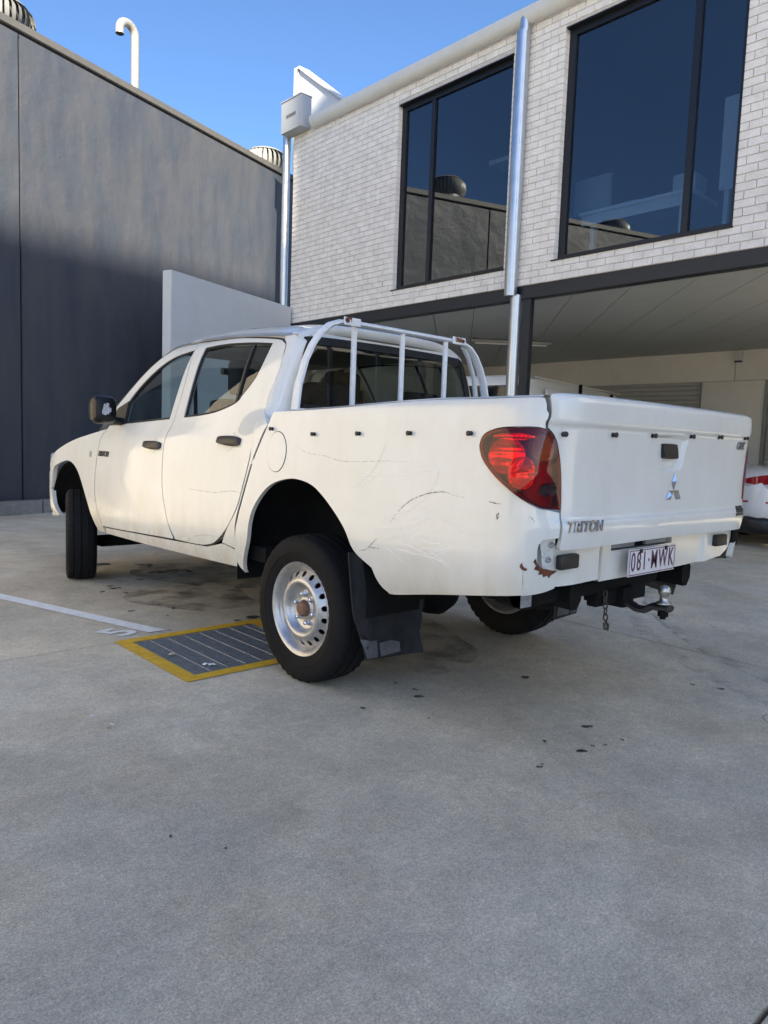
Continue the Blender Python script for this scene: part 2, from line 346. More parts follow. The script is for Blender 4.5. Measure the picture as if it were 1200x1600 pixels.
# painted marks
def strip(name, pts, z, m, parent=ground): return mesh(name, [(x, y, z) for x, y in pts], [tuple(range(len(pts)))], m, parent, smooth=False)
def worn_paint(name, col, thr):
    m = decal(name, col, 1., .7, 38, thr); return m
YEL = mat('yellow_paint', (.74,.44,.028), .65, var=.22, vscale=22, bump=.1, bscale=300, sp=.15, spscale=200)
WPAINT = mat('white_line_paint', (.84,.84,.81), .7, var=.16, vscale=18, sp=.12, spscale=220)
ox0, ox1, oy0, oy1 = -1.270,-.355,.268,1.105
strip('yellow_border_paint', [(ox0,oy0),(ox1,oy0),(GX1+.002,GY0-.003),(GX0-.003,GY0-.003)], .004, YEL)
strip('yellow_border_paint', [(ox1,oy1),(ox0,oy1),(GX0-.003,GY1+.003),(GX1+.002,GY1+.003)], .004, YEL)
strip('yellow_border_paint', [(ox0,oy1),(ox0,oy0),(GX0-.003,GY0-.003),(GX0-.003,GY1+.003)], .004, YEL)
strip('yellow_border_paint', [(ox1,oy0),(ox1,oy1),(GX1+.002,GY1+.003),(GX1+.002,GY0-.003)], .004, YEL)
strip('parking_line', [(-.938,1.179),(-2.60,6.42),(-2.70,6.39),(-1.039,1.179)], .004, WPAINT)
# bay number, read from the wall side
V, F = text_vf('5', .30, 0, 0, 1, .006)
up = Vector((-.160,.250,0)).normalized()*.92; rt = Vector((.125,.036,0)).normalized()*1.05
cx5, cy5 = -1.170, 1.272
mesh('bay_number', [(cx5+up.x*v[1]+rt.x*v[0], cy5+up.y*v[1]+rt.y*v[0], .004) for v in V], F, WPAINT, ground, smooth=False)
# oil stains
OIL = decal('oil_stain', (.055,.050,.046), .92, .5, 55, (.30,.46))
OILP = decal('oil_soak', (.07,.065,.06), .75, .6, 9, (.38,.62))
for (x, y, r) in [(-0.397,3.489,14),(-0.703,2.562,5),(-0.724,2.464,6),(-0.681,2.465,5),(-0.826,2.394,5),(-0.707,2.267,5),(-0.418,2.683,6),(-0.65,1.655,6),(-0.675,1.807,4),(-0.901,1.733,6),(-0.766,1.499,3),(-0.917,1.165,3),(-0.355,1.165,14),(-0.046,2.886,30),(-0.127,3.259,24),(0.086,-0.623,8),(-0.539,-0.503,9),(-0.834,-0.462,5),(-0.497,-0.306,4),(-0.691,-0.715,3),(-0.233,-1.172,9),(-0.501,-1.155,5),(-0.463,-1.296,9),(-0.387,-1.295,4),(-0.341,-1.322,4),(-0.242,-1.336,4),(-0.707,-1.28,6),(-0.682,-1.273,3),(0.732,-1.305,6),(0.681,-1.187,4),(-0.487,-0.425,5),(-0.48,1.148,6)]:
    d = math.hypot(x+2.84, y+2.75); rr = r*d/1150*.72; n = 18; el = RND.uniform(.7,1.2); a0 = RND.uniform(0, 6)
    ph = [RND.uniform(0, 6.28) for _ in range(4)]
    pts = []
    for k in range(n):
        a = 2*math.pi*k/n; q = 1+.22*math.sin(2*a+ph[0])+.16*math.sin(3*a+ph[1])+.10*math.sin(5*a+ph[2])
        c, s = math.cos(a)*rr*q*1.25, math.sin(a)*rr*q*.9
        pts.append((x+c*math.cos(a0)-s*math.sin(a0), y+c*math.sin(a0)+s*math.cos(a0)))
    strip('oil_stain', pts, .0035 if r < 20 else .003, OIL if r < 20 else OILP)
for (x, y, r) in [(.2,2.6,.55),(-.35,1.9,.4),(0.0,.3,.5)]:
    pts = [(x+r*(1+.2*math.sin(3*a+x))*math.cos(a), y+r*1.3*(1+.15*math.sin(2*a+y))*math.sin(a)) for a in np.linspace(0, 2*math.pi, 30, endpoint=False)]
    strip('oil_stain', pts, .002, decal('faint_oil', (.10,.095,.09), .55, .6, 4, (.42,.7)))
# tyre scrubs and hairline cracks
SCRUB = decal('tyre_scrub', (.16,.155,.15), .20, .8, 9, (.40,.70)); CRK = decal('hairline_crack', (.09,.085,.08), .8, .9, 40, (.38,.5))
def ground_strip(name, pts, w_, z, m):
    q = _cr(np.array(pts, float), 10); t = np.gradient(q, axis=0); t /= np.linalg.norm(t, axis=1)[:,None]+1e-9; n_ = np.stack([-t[:,1], t[:,0]], 1); a = q+n_*w_*.5; b_ = q-n_*w_*.5; k = len(q)
    return mesh(name, [(x, y, z) for x, y in np.concatenate([a, b_])], [(k+i, k+i+1, i+1, i) for i in range(k-1)], m, ground, smooth=False)
for off_ in (0., .26, .31):
    ground_strip('tyre_mark', [(.55+off_,-1.9),(.95+off_,-1.1),(1.55+off_,-.45),(2.3+off_*.8,.05),(3.2+off_*.6,.35)], .10 if off_ != .26 else .03, .0022+off_*.0008, SCRUB)
for seed_ in range(3):
    rg = random.Random(20+seed_); x, y, a = ((-2.35,.75,-.4),(.2,-1.75,.5),(1.9,-.9,1.2))[seed_]; pts = []
    for k in range(26): pts.append((x, y)); a += rg.uniform(-.5,.5); x += .035*math.cos(a); y += .035*math.sin(a)
    ground_strip('crack', pts, .0035, .0012, CRK)
# small litter
PAPER = mat('white_scrap', (.75,.75,.72), .8); LEAF = mat('dry_leaf', (.45,.40,.30), .8)
def scrap(x, y, r, m, z=.006):
    n = 7; V = [(x, y, z+.006)]+[(x+r*RND.uniform(.5,1.2)*math.cos(6.28*k/n), y+r*RND.uniform(.5,1.2)*math.sin(6.28*k/n), z+RND.uniform(-.003,.008)) for k in range(n)]
    return mesh('litter_scrap', V, [(0, 1+k, 1+(k+1) % n) for k in range(n)], m, ground, smooth=False)
for (x, y, r, m) in [(-1.052,.433,.020,PAPER),(-1.075,.455,.014,PAPER),(-1.043,.42,.012,PAPER),(-1.132,.704,.020,LEAF),(-1.765,.099,.010,PAPER),(-1.756,-.039,.016,LEAF),(-1.738,-.03,.010,PAPER),(-1.844,-1.061,.006,OIL),(-1.93,-.908,.007,OIL)]: scrap(x, y, r, m)
# ================================================================== drain grate
GALV = mat('grey_steel_bar', (.24,.26,.27), .55, metal=.2, var=.3, vscale=30); ROD = mat('bright_rod', (.34,.34,.33), .5, metal=.2, var=.5, vscale=160)
grate = empty('drain_grate', ((GX0+GX1)/2, (GY0+GY1)/2, 0)); tag(grate, 'steel bar drain grate inside a yellow painted border beside the rear wheel', 'drain grate')
gc = Vector(grate.location)
def gbox(name, lo, hi, m, bv=0.): return box(name, tuple(Vector(lo)-gc), tuple(Vector(hi)-gc), m, grate, bv)
for (a, b_) in (((GX0+.001,GY0+.001),(GX1-.001,GY0+.012)),((GX0+.001,GY1-.012),(GX1-.001,GY1-.001))): gbox('grate_frame', (*a,-.05), (*b_,.001), GALV)
for (a, b_) in (((GX0+.001,GY0+.013),(GX0+.012,GY1-.013)),((GX1-.012,GY0+.013),(GX1-.001,GY1-.013))): gbox('grate_frame', (*a,-.05), (*b_,.001), GALV)
ny = 27
for k in range(ny):
    y = GY0+.03+(GY1-GY0-.06)*k/(ny-1); gbox('bearing_bar', (GX0+.014,y-.0058,-.030), (GX1-.014,y+.0058,-.001), GALV)
for k in range(7):
    x = GX0+.090+.0985*k; V = []; F = []; m_ = 120
    for q in range(m_+1):
        y = GY0+.014+(GY1-GY0-.028)*q/m_; tw = .0034 if (q//3) % 2 == 0 else .0016
        for a in range(4): t = math.pi/2*a+.785+q*.35; V.append((x+(.0045 if (q//3) % 2 == 0 else .0022)*math.cos(t)-gc.x, y-gc.y, .0010+tw*math.sin(t)*1.2+.001))
    for q in range(m_):
        for a in range(4): F.append((q*4+a, q*4+(a+1) % 4, (q+1)*4+(a+1) % 4, (q+1)*4+a))
    mesh('cross_rod', V, F, ROD, grate, smooth=False)
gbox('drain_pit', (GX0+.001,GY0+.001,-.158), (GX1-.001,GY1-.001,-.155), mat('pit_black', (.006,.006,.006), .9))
# ================================================================== left warehouse wall, kerb
aw = R(71.7); wd = Vector((math.sin(aw), math.cos(aw), 0)); wnv = Vector((-wd.y, wd.x, 0)); k0 = Vector((-.11,7.61,0))
def W(t, d, z): p = k0+wd*t+wnv*d; return (p.x, p.y, z)
def wbox(name, t0, t1, d0, d1, z0, z1, m, parent=None, bevel=0.):
    bm = bmesh.new(); V = [bm.verts.new(W(t, d, z)) for t in (t0, t1) for d in (d0, d1) for z in (z0, z1)]
    for f in ((0,1,3,2),(4,6,7,5),(0,4,5,1),(2,3,7,6),(0,2,6,4),(1,5,7,3)): bm.faces.new([V[i] for i in f])
    if bevel: bmesh.ops.bevel(bm, geom=bm.edges[:], offset=bevel, segments=2, affect='EDGES')
    return bmobj(name, bm, m, parent, smooth=bool(bevel))
KERB = concrete('kerb_concrete', (.27,.27,.265))
for t0, t1 in ((-22,-12.02),(-12,-6.02),(-6,-.52),(-.5,.62),(.64,6.6)):
    o = wbox('kerb', t0, t1, 0, .195, -.14, .176, KERB, None, .012); o['kind'] = 'structure'
def wallmat():
    m = bpy.data.materials.new('slate_painted_concrete'); m.use_nodes = True; nt = m.node_tree; b = nt.nodes['Principled BSDF']; L = nt.links.new
    g = nt.nodes.new('ShaderNodeNewGeometry').outputs['Position']
    mp = nt.nodes.new('ShaderNodeMapping'); mp.inputs['Scale'].default_value = (1.6,1.6,.35); L(g, mp.inputs[0])
    n = nt.nodes.new('ShaderNodeTexNoise'); n.inputs['Scale'].default_value = 2.2; n.inputs['Detail'].default_value = 9; n.inputs['Roughness'].default_value = .62; L(mp.outputs[0], n.inputs['Vector'])
    rp = nt.nodes.new('ShaderNodeValToRGB'); rp.color_ramp.elements[0].position = .3; rp.color_ramp.elements[0].color = (.033,.042,.060,1); rp.color_ramp.elements[1].position = .7; rp.color_ramp.elements[1].color = (.060,.063,.073,1); L(n.outputs['Fac'], rp.inputs[0]); L(rp.outputs[0], b.inputs['Base Color'])
    b.inputs['Roughness'].default_value = .48
    n2 = nt.nodes.new('ShaderNodeTexNoise'); n2.inputs['Scale'].default_value = 1.5; n2.inputs['Detail'].default_value = 7; n2.inputs['Roughness'].default_value = .55; L(g, n2.inputs['Vector'])
    n3 = nt.nodes.new('ShaderNodeTexNoise'); n3.inputs['Scale'].default_value = 40; n3.inputs['Detail'].default_value = 4; L(g, n3.inputs['Vector'])
    ad = nt.nodes.new('ShaderNodeMath'); ad.operation = 'MULTIPLY_ADD'; L(n3.outputs['Fac'], ad.inputs[0]); ad.inputs[1].default_value = .022; L(n2.outputs['Fac'], ad.inputs[2])
    bp = nt.nodes.new('ShaderNodeBump'); bp.inputs['Strength'].default_value = .65; bp.inputs['Distance'].default_value = .06; L(ad.outputs[0], bp.inputs['Height']); L(bp.outputs[0], b.inputs['Normal'])
    return m
SLATE = wallmat(); COPE = mat('coping_metal', (.085,.083,.080), .5, metal=.1, var=.12, vscale=9)
ware = empty('warehouse_wall', W(0,.2,0)); tag(ware, 'tall slate-grey painted concrete panel wall with metal coping at the left', 'warehouse')
def addw(o): o.parent = ware; o.matrix_parent_inverse = Matrix.Translation(-Vector(W(0,.2,0))); return o
seams = [-22,-11.6,-5.6,.465,6.9]
for a, b_ in zip(seams[:-1], seams[1:]): addw(wbox('wall_panel', a+.012, b_-.012, .2, .42, 0, 6.20, SLATE, None, .008))
addw(wbox('joint_backing', -21.9, 6.85, .26, .40, .0, 6.15, mat('joint_black', (.012,.013,.016), .8)))
addw(wbox('coping', -22, 6.95, .165, .50, 6.225, 6.33, COPE, None, .01))
addw(wbox('coping_shade', -22, 6.9, .21, .45, 6.16, 6.235, mat('joint_black', (.012,.013,.016), .8)))  # black strip standing in for the shade under the coping
addw(wbox('roof_slab', -22, 6.9, .45, 16, 5.7, 5.9, COPE))
def pock(t, z, r):   # small chips in the render
    n = 9; V = [W(t+r*RND.uniform(.5,1)*math.cos(6.28*k/n), .1985, z+r*1.5*RND.uniform(.5,1)*math.sin(6.28*k/n)) for k in range(n)]
    return addw(mesh('paint_chip', V, [tuple(range(n))], mat('chip_dark', (.05,.05,.055), .9), smooth=False))
for t, z, r in ((1.05,4.9,.018),(1.75,4.75,.02),(.68,5.98,.012),(4.9,4.15,.014),(5.2,3.95,.01),(2.6,4.3,.012),(3.3,4.2,.010),(1.3,4.05,.01)): pock(t, z, r)
# partition wall in front of it
PART = mat('pale_grey_render', (.50,.53,.56), .6, var=.05, vscale=3, bump=.05, bscale=60)
pa = Vector((2.03,7.2,0)); pb = Vector((4.81,8.235,0)); pd = (pb-pa).normalized(); pn = Vector((-pd.y, pd.x, 0))
bm = bmesh.new(); vs = [bm.verts.new(tuple(p+pn*d)[:2]+(z,)) for p in (pa, pb) for d in (0,.165) for z in (0,3.45)]
for f in ((0,1,3,2),(4,6,7,5),(0,4,5,1),(2,3,7,6),(0,2,6,4),(1,5,7,3)): bm.faces.new([vs[i] for i in f])
bmesh.ops.bevel(bm, geom=bm.edges[:], offset=.008, segments=2, affect='EDGES')
part = bmobj('partition_wall', bm, PART, smooth=True); tag(part, 'smooth pale grey rendered partition wall between dark wall and brick building', 'wall')
# ================================================================== brick building
FX = 4.87; YL = 8.352; YR0 = -9.0; ZB = 3.185; ZT = 6.42
bld = empty('brick_building', (FX, 3, 0)); tag(bld, 'two-storey white brick office over an open undercroft with large dark windows', 'building')
def B(o): o.parent = bld; o.matrix_parent_inverse = Matrix.Translation((-FX,-3,0)); return o
MORTAR = mat('grey_mortar', (.56,.53,.50), .9, var=.15, vscale=20)
BRICKM = bpy.data.materials.new('white_brick'); BRICKM.use_nodes = True
nt = BRICKM.node_tree; b = nt.nodes['Principled BSDF']; g = nt.nodes.new('ShaderNodeNewGeometry').outputs['Position']; oi = nt.nodes.new('ShaderNodeObjectInfo')
n = nt.nodes.new('ShaderNodeTexNoise'); n.inputs['Scale'].default_value = 60; n.inputs['Detail'].default_value = 6; nt.links.new(g, n.inputs['Vector'])
n1 = nt.nodes.new('ShaderNodeTexNoise'); n1.inputs['Scale'].default_value = 6; n1.inputs['Detail'].default_value = 3; nt.links.new(g, n1.inputs['Vector'])
ad = nt.nodes.new('ShaderNodeMath'); ad.operation = 'ADD'; nt.links.new(n.outputs['Fac'], ad.inputs[0]); nt.links.new(n1.outputs['Fac'], ad.inputs[1])
rp = nt.nodes.new('ShaderNodeValToRGB'); rp.color_ramp.elements[0].position = .72; rp.color_ramp.elements[0].color = (.72,.68,.62,1); rp.color_ramp.elements[1].position = 1.2 if False else 1.0; rp.color_ramp.elements[1].color = (.85,.81,.75,1)
sc = nt.nodes.new('ShaderNodeMath'); sc.operation = 'MULTIPLY'; sc.inputs[1].default_value = .85; nt.links.new(ad.outputs[0], sc.inputs[0]); nt.links.new(sc.outputs[0], rp.inputs[0]); nt.links.new(rp.outputs[0], b.inputs['Base Color']); b.inputs['Roughness'].default_value = .8
bp = nt.nodes.new('ShaderNodeBump'); bp.inputs['Strength'].default_value = .35; bp.inputs['Distance'].default_value = .006; nt.links.new(n.outputs['Fac'], bp.inputs['Height']); nt.links.new(bp.outputs[0], b.inputs['Normal'])
WIN = [(3.545,5.69,3.425,6.125),(.620,2.782,3.425,6.145),(-2.35,-.20,3.425,6.145),(-5.3,-3.15,3.425,6.145)]
def sheet_with_holes(name, x0, x1, y0, y1, z0, z1, holes, m):
    ys = sorted({y0, y1, *[h[0] for h in holes], *[h[1] for h in holes]}); zs_ = sorted({z0, z1, *[h[2] for h in holes], *[h[3] for h in holes]}); V = []; F = []
    def quad(a): b_ = len(V); V.extend(a); F.append((b_, b_+1, b_+2, b_+3))
    for i in range(len(ys)-1):
        for k in range(len(zs_)-1):
            yc, zc = (ys[i]+ys[i+1])/2, (zs_[k]+zs_[k+1])/2
            if any(h[0] < yc < h[1] and h[2] < zc < h[3] for h in holes): continue
            quad([(x0,ys[i],zs_[k]),(x0,ys[i],zs_[k+1]),(x0,ys[i+1],zs_[k+1]),(x0,ys[i+1],zs_[k])]); quad([(x1,ys[i],zs_[k]),(x1,ys[i+1],zs_[k]),(x1,ys[i+1],zs_[k+1]),(x1,ys[i],zs_[k+1])])
    for h in holes+[(y0,y1,z0,z1)]:
        a, b2, c, d = h
        for (p, q) in (((a,c),(b2,c)),((b2,c),(b2,d)),((b2,d),(a,d)),((a,d),(a,c))): quad([(x0,*p),(x0,*q),(x1,*q),(x1,*p)])
    return mesh(name, V, F, m, smooth=False)
B(sheet_with_holes('wall_core', FX+.006, FX+.20, YR0, 5.85, ZB, ZT+.1, WIN, MORTAR)); B(sheet_with_holes('wing_wall', FX+.006, FX+.105, 5.851, YL-.004, ZB, ZT+.1, [], MORTAR))
# bricks, one by one; the far ones joined
CH, BL, JT = .0829, .2335, .0085
bm = bmesh.new(); bmesh.ops.create_cube(bm, size=1)
for v in bm.verts: v.co = Vector((v.co.x*.014, v.co.y*(BL-JT), v.co.z*(CH-JT)))
bmesh.ops.bevel(bm, geom=[e for e in bm.edges if all(v.co.x < 0 for v in e.verts)], offset=.0022, segments=1, affect='EDGES')
bme = bpy.data.meshes.new('brick'); bm.to_mesh(bme); bm.free(); bme.materials.append(BRICKM)
spots = []
nc = int(round((ZT-ZB)/CH))
for c in range(nc):
    z = ZB+CH*(c+.5); off = 0 if c % 2 else BL*.5
    k = 0; y = YL+off
    while y > YR0+BL:
        y1 = min(y, YL); y0 = y-BL+JT; y -= BL
        segs = [(y0, y1)]
        for (a, b2, zc0, zc1) in WIN:
            if zc0-CH*.35 < z < zc1+CH*.35:
                ns = []
                for (p, q) in segs:
                    if q <= a or p >= b2: ns.append((p, q)); continue
                    if p < a: ns.append((p, a))
                    if q > b2: ns.append((b2, q))
                segs = ns
        for (p, q) in segs:
            if q-p > .02: spots.append((p, q, z))
big = sorted([s_ for s_ in spots if s_[1] > .1 and s_[2] < 5.9], key=lambda s_: (max(s_[0]-.2, 0)**2+(s_[2]-4.2)**2*.35))[:300]; bigset = set(big)
for (p, q, z) in big:
    o = bpy.data.objects.new('brick', bme); COL.objects.link(o); o.location = (FX+.002+RND.uniform(-.0008,.0008), (p+q)/2, z); o.scale = (1, (q-p)/(BL-JT), 1); B(o)
bm = bmesh.new()
for s_ in spots:
    if s_ in bigset: continue
    p, q, z = s_; x0 = FX-.005+RND.uniform(-.0008,.0008); h = (CH-JT)/2; r_ = .002
    A = [bm.verts.new(c_) for c_ in ((x0,p+r_,z-h+r_),(x0,q-r_,z-h+r_),(x0,q-r_,z+h-r_),(x0,p+r_,z+h-r_))]; Bv = [bm.verts.new(c_) for c_ in ((FX+.008,p,z-h),(FX+.008,q,z-h),(FX+.008,q,z+h),(FX+.008,p,z+h))]
    bm.faces.new(A)
    for i in range(4): bm.faces.new((A[i], A[(i+1) % 4], Bv[(i+1) % 4], Bv[i]))
o = B(bmobj('brick', bm, BRICKM)); o['kind'] = 'stuff'
# reveal bricks on the window jambs (header ends) and sills, corner return of the building
jm = []
bm = bmesh.new()
def rbrick(x0, x1, y, ny_, z, h):
    A = [bm.verts.new(c_) for c_ in ((x0,y,z-h),(x1,y,z-h),(x1,y,z+h),(x0,y,z+h))]; A2 = [bm.verts.new(c_) for c_ in ((x0,y-ny_*.006,z-h),(x1,y-ny_*.006,z-h),(x1,y-ny_*.006,z+h),(x0,y-ny_*.006,z+h))]
    bm.faces.new(A)
    for i in range(4): bm.faces.new((A[i], A[(i+1) % 4], A2[(i+1) % 4], A2[i]))
for (a, b2, c0, c1) in WIN:
    for c in range(nc):
        z = ZB+CH*(c+.5)
        if c0 < z-CH*.3 and z+CH*.3 < c1: rbrick(FX, FX+.105, b2-.004, -1, z, (CH-JT)/2); rbrick(FX, FX+.105, a+.004, 1, z, (CH-JT)/2)
for c in range(nc):
    z = ZB+CH*(c+.5); rbrick(FX-.003, FX+.10, YL+.002, 1, z, (CH-JT)/2)
o = B(bmobj('brick', bm, BRICKM)); o['kind'] = 'stuff'
FRM = mat('black_aluminium', (.012,.014,.018), .38, metal=.2); WGL = glass('office_glass', (.55,.62,.68), 1.75)
def window(a, b2, c0, c1, mull):
    x0 = FX+.085
    fr = B(box('window', (x0,a+.004,c0+.004), (x0+.06,b2-.004,c0+.075), FRM))
    def P(name, lo, hi, m, bv=.0):
        o = box(name, lo, hi, m, None, bv); o.parent = fr; return o
    P('window_frame', (x0,a+.004,c1-.09), (x0+.06,b2-.004,c1-.004), FRM); P('window_frame', (x0,a+.004,c0+.075), (x0+.06,a+.07,c1-.09), FRM); P('window_frame', (x0,b2-.10,c0+.075), (x0+.06,b2-.004,c1-.09), FRM)
    P('mullion', (x0-.004,mull-.028,c0+.075), (x0+.056,mull+.028,c1-.09), FRM)
    P('sill_flashing', (FX-.018,a-.005,c0-.004), (x0,b2+.028,c0+.012), FRM); P('head_flashing', (FX+.01,a+.006,c1-.016), (x0,b2-.006,c1-.004), FRM)
    lo_y = [(a+.07, mull-.028), (mull+.028, b2-.10)]
    for (p, q) in lo_y: P('pane', (x0+.026,p,c0+.075), (x0+.032,q,c1-.09), WGL)
    P('inner_sash', (x0+.006,mull+.029,c0+.076), (x0+.024,mull+.05,c1-.091), FRM)
    return fr
window(*WIN[0], 5.03); window(*WIN[1], 1.17); window(*WIN[2], -1.8); window(*WIN[3], -4.75)
# upstairs rooms
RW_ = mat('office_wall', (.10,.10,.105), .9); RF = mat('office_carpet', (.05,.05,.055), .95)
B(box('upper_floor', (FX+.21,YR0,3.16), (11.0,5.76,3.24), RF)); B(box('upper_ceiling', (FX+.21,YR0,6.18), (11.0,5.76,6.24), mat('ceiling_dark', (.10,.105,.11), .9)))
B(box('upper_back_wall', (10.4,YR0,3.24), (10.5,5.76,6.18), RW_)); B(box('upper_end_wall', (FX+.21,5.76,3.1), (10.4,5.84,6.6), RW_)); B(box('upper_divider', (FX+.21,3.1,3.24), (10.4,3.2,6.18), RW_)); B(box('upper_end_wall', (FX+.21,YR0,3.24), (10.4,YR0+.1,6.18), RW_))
# roof edge: fascia, gutter, rain head, box gutter end panel
CREAM = mat('cream_metal', (.62,.62,.59), .45, var=.05, vscale=6); GREYW = mat('pale_metal', (.34,.36,.38), .4)
B(box('eaves_board', (FX-.012,YR0,ZT-.01), (FX+.10,YL-.02,ZT+.18), CREAM))
gp = [(-.01,.0),(-.055,-.012),(-.10,.005),(-.135,.05),(-.145,.10),(-.145,.155),(-.130,.162),(-.128,.11),(-.10,.04),(-.05,.01),(-.01,.02)]
V = []; F = []
for y in (YR0, 7.72):
    for (dx, dz) in gp: V.append((FX-.014+dx, y, ZT-.075+dz))
q = len(gp)
for i in range(q): F.append((i, (i+1) % q, q+(i+1) % q, q+i))
F.append(tuple(range(q))); F.append(tuple(range(2*q-1, q-1, -1)))
B(mesh('gutter', V, F, CREAM, angle=40))
B(box('roof_sheet', (FX+.11,YR0,ZT+.11), (11.4,5.84,ZT+.13), CREAM))
rh = B(box('rain_head', (FX-.24,7.84,6.37), (FX-.022,8.42,6.88), GREYW, None, .006))
o = box('overflow_slot', (FX-.2425,7.99,6.585), (FX-.239,8.27,6.64), mat('slot_dark', (.12,.12,.11), .8)); o.parent = rh
o = box('rain_head_lip', (FX-.252,7.83,6.875), (FX-.01,8.43,6.895), GREYW, None, .004); o.parent = rh
prf = [(8.06,6.90),(9.30,6.90),(9.30,8.00),(9.16,8.00)]
bm = bmesh.new(); vs = [bm.verts.new((x, y, z)) for x in (5.50,5.72) for y, z in ((9.32,6.2),(9.32,8.06),(9.16,8.06),(8.00,7.20),(7.2,6.6),(7.2,6.2))]
q = 6; bm.faces.new(vs[:q]); bm.faces.new(vs[q:][::-1])
for i in range(q): bm.faces.new((vs[i], vs[(i+1) % q], vs[q+(i+1) % q], vs[q+i]))
bpan = B(bmobj('parapet_panel', bm, mat('panel_white', (.62,.63,.64), .5)))
tr = tube('parapet_trim', [(5.49,9.16,8.02),(5.49,8.00,7.16),(5.49,7.2,6.56)], .012, GREYW, bpan, n=8, square=True, rx=.04)
tube('parapet_trim', [(5.49,9.17,8.02),(5.49,9.17,6.3)], .012, GREYW, bpan, n=8, square=True, rx=.03)
# downpipes
GALVP = mat('galvanised_pipe', (.50,.53,.56), .33, metal=.95, var=.10, vscale=7, rvar=.05)
def downpipe(x, y, z0, z1, r, seams_, offx=0.):
    o = B(tube('downpipe', [(x,y,z1),(x,y,z0)], r, GALVP, None, n=24))
    for z in seams_:
        c = tube('pipe_joint', [(x,y,z+.02),(x,y,z-.02)], r+.0025, GALVP, None, n=24); c.parent = o
    return o
downpipe(FX-.085, 3.345, 3.055, 6.26, .085, (4.86,3.33)); downpipe(FX-.085, 3.325, 6.24, 6.47, .068, ())
downpipe(FX-.01, 3.31, -.01, 3.07, .078, (1.2,)); downpipe(4.795, 8.47, 3.40, 6.40, .068, (4.80,))
# beam, post, soffit boards, ground-floor walls
DKST = mat('dark_painted_steel', (.014,.016,.021), .45)
B(box('steel_beam', (FX+.012,YR0,3.03), (FX+.11,8.40,3.182), DKST)); B(box('beam_flange', (FX+.006,YR0,3.022), (FX+.16,8.40,3.034), DKST))
B(box('steel_post', (FX+.03,3.105,-.02), (FX+.105,3.235,3.02), DKST)); B(box('steel_post', (FX+.02,8.18,-.02), (FX+.16,8.34,3.02), DKST)); B(box('steel_post', (FX+.02,-4.2,-.02), (FX+.16,-4.06,3.02), DKST))
SOF = mat('soffit_grey', (.46,.485,.48), .7, var=.05, vscale=4)
B(box('soffit_backing', (FX+.165,YR0,3.062), (11.3,YL+.86,3.10), mat('joint_black', (.012,.013,.016), .8)))
sd_ = Vector((math.sin(R(48)), math.cos(R(48)))); sn_ = Vector((-sd_.y, sd_.x))
def clip(poly, n_, d_):
    o = []
    for i in range(len(poly)):
        a, b2 = poly[i], poly[(i+1) % len(poly)]; da, db = a.dot(n_)-d_, b2.dot(n_)-d_
        if da >= 0: o.append(a)
        if (da >= 0) != (db >= 0): o.append(a+(b2-a)*(da/(da-db)))
    return o
base = sn_.dot(Vector((4.91,1.65))); st = .8*sn_.y
for k in range(-16, 14):
    poly = [Vector(p) for p in ((FX+.168,-6.0),(11.25,-6.0),(11.25,YL+.695),(FX+.168,YL+.695))]
    poly = clip(poly, sn_, base+st*k+.004); 
    if len(poly) > 2: poly = clip(poly, -sn_, -(base+st*(k+1)-.004))
    if len(poly) > 2:
        xs_ = [p.x for p in poly]
        B(prism('soffit_board', [(p.x, p.y) for p in poly], 3.040, 3.060, SOF))
GFW = mat('ground_floor_wall', (.70,.67,.62), .75, var=.06, vscale=3)
def gw(name, y0, y1, z0, z1, x=11.0, m=GFW, bv=.004): return B(box(name, (x,y0,z0), (x+.15,y1,z1), m, None, bv))
gw('wall_band', -8.9, 3.045, 2.492, 3.036); gw('wall_band', 3.055, 9.2, 2.492, 3.036)
gw('wall_pier', 2.50, 3.635, -.05, 2.486); gw('wall_pier', 6.15, 9.2, -.05, 2.486); gw('wall_pier', -8.9, -.9, -.05, 2.486)
B(box('end_wall', (FX+.3,9.05,-.05), (11.0,9.2,3.036), GFW)); B(box('back_fill', (11.2,-8.9,-.05), (11.3,9.2,3.1), GFW)); B(box('end_wall', (FX+.1,-8.95,-.05), (11.2,-8.8,3.036), GFW))
SLAT = mat('roller_slat', (.42,.41,.38), .5, var=.06, vscale=8)
def roller(y0, y1, x=11.06):
    rd_ = B(box('roller_door', (x,y0,-.02), (x+.02,y1,.08), mat('door_rail', (.10,.10,.10), .5)))
    V = []; F = []; pr = [(.0,.0),(-.018,.012),(-.022,.045),(-.018,.078),(.0,.090)]
    for y in (y0, y1):
        for dx, dz in pr: V.append((dx, y, dz))
    q = len(pr)
    for i in range(q-1): F.append((i, i+1, q+i+1, q+i))
    me = bpy.data.meshes.new('slat'); me.from_pydata(V, [], F); me.materials.append(SLAT)
    for k in range(27): o = link('slat', me, rd_, (x+.012, 0, .08+.0905*k))
    return rd_
roller(3.64, 6.145); roller(-.89, 2.495)
gw('guide_channel', 2.436, 2.498, 0, 2.486, 10.97, mat('guide_grey', (.25,.25,.24), .5)); gw('guide_channel', 3.636, 3.66, 0, 2.486, 10.985, mat('guide_grey', (.25,.25,.24), .5))
sir = box('alarm_box', (10.93,2.92,2.845), (10.998,3.06,3.02), mat('alarm_grey', (.5,.5,.5), .4), None, .01); tag(sir, 'small grey alarm siren box with blue base on the undercroft wall', 'alarm box')
o = box('blue_lens', (10.928,2.925,2.815), (10.998,3.055,2.845), mat('blue_lens_plastic', (.01,.02,.10), .3), None, .012); o.parent = sir
lt = empty('batten_light', (7.9,5.65,3.0)); tag(lt, 'unlit fluorescent batten light mounted under the grey soffit', 'light fitting')
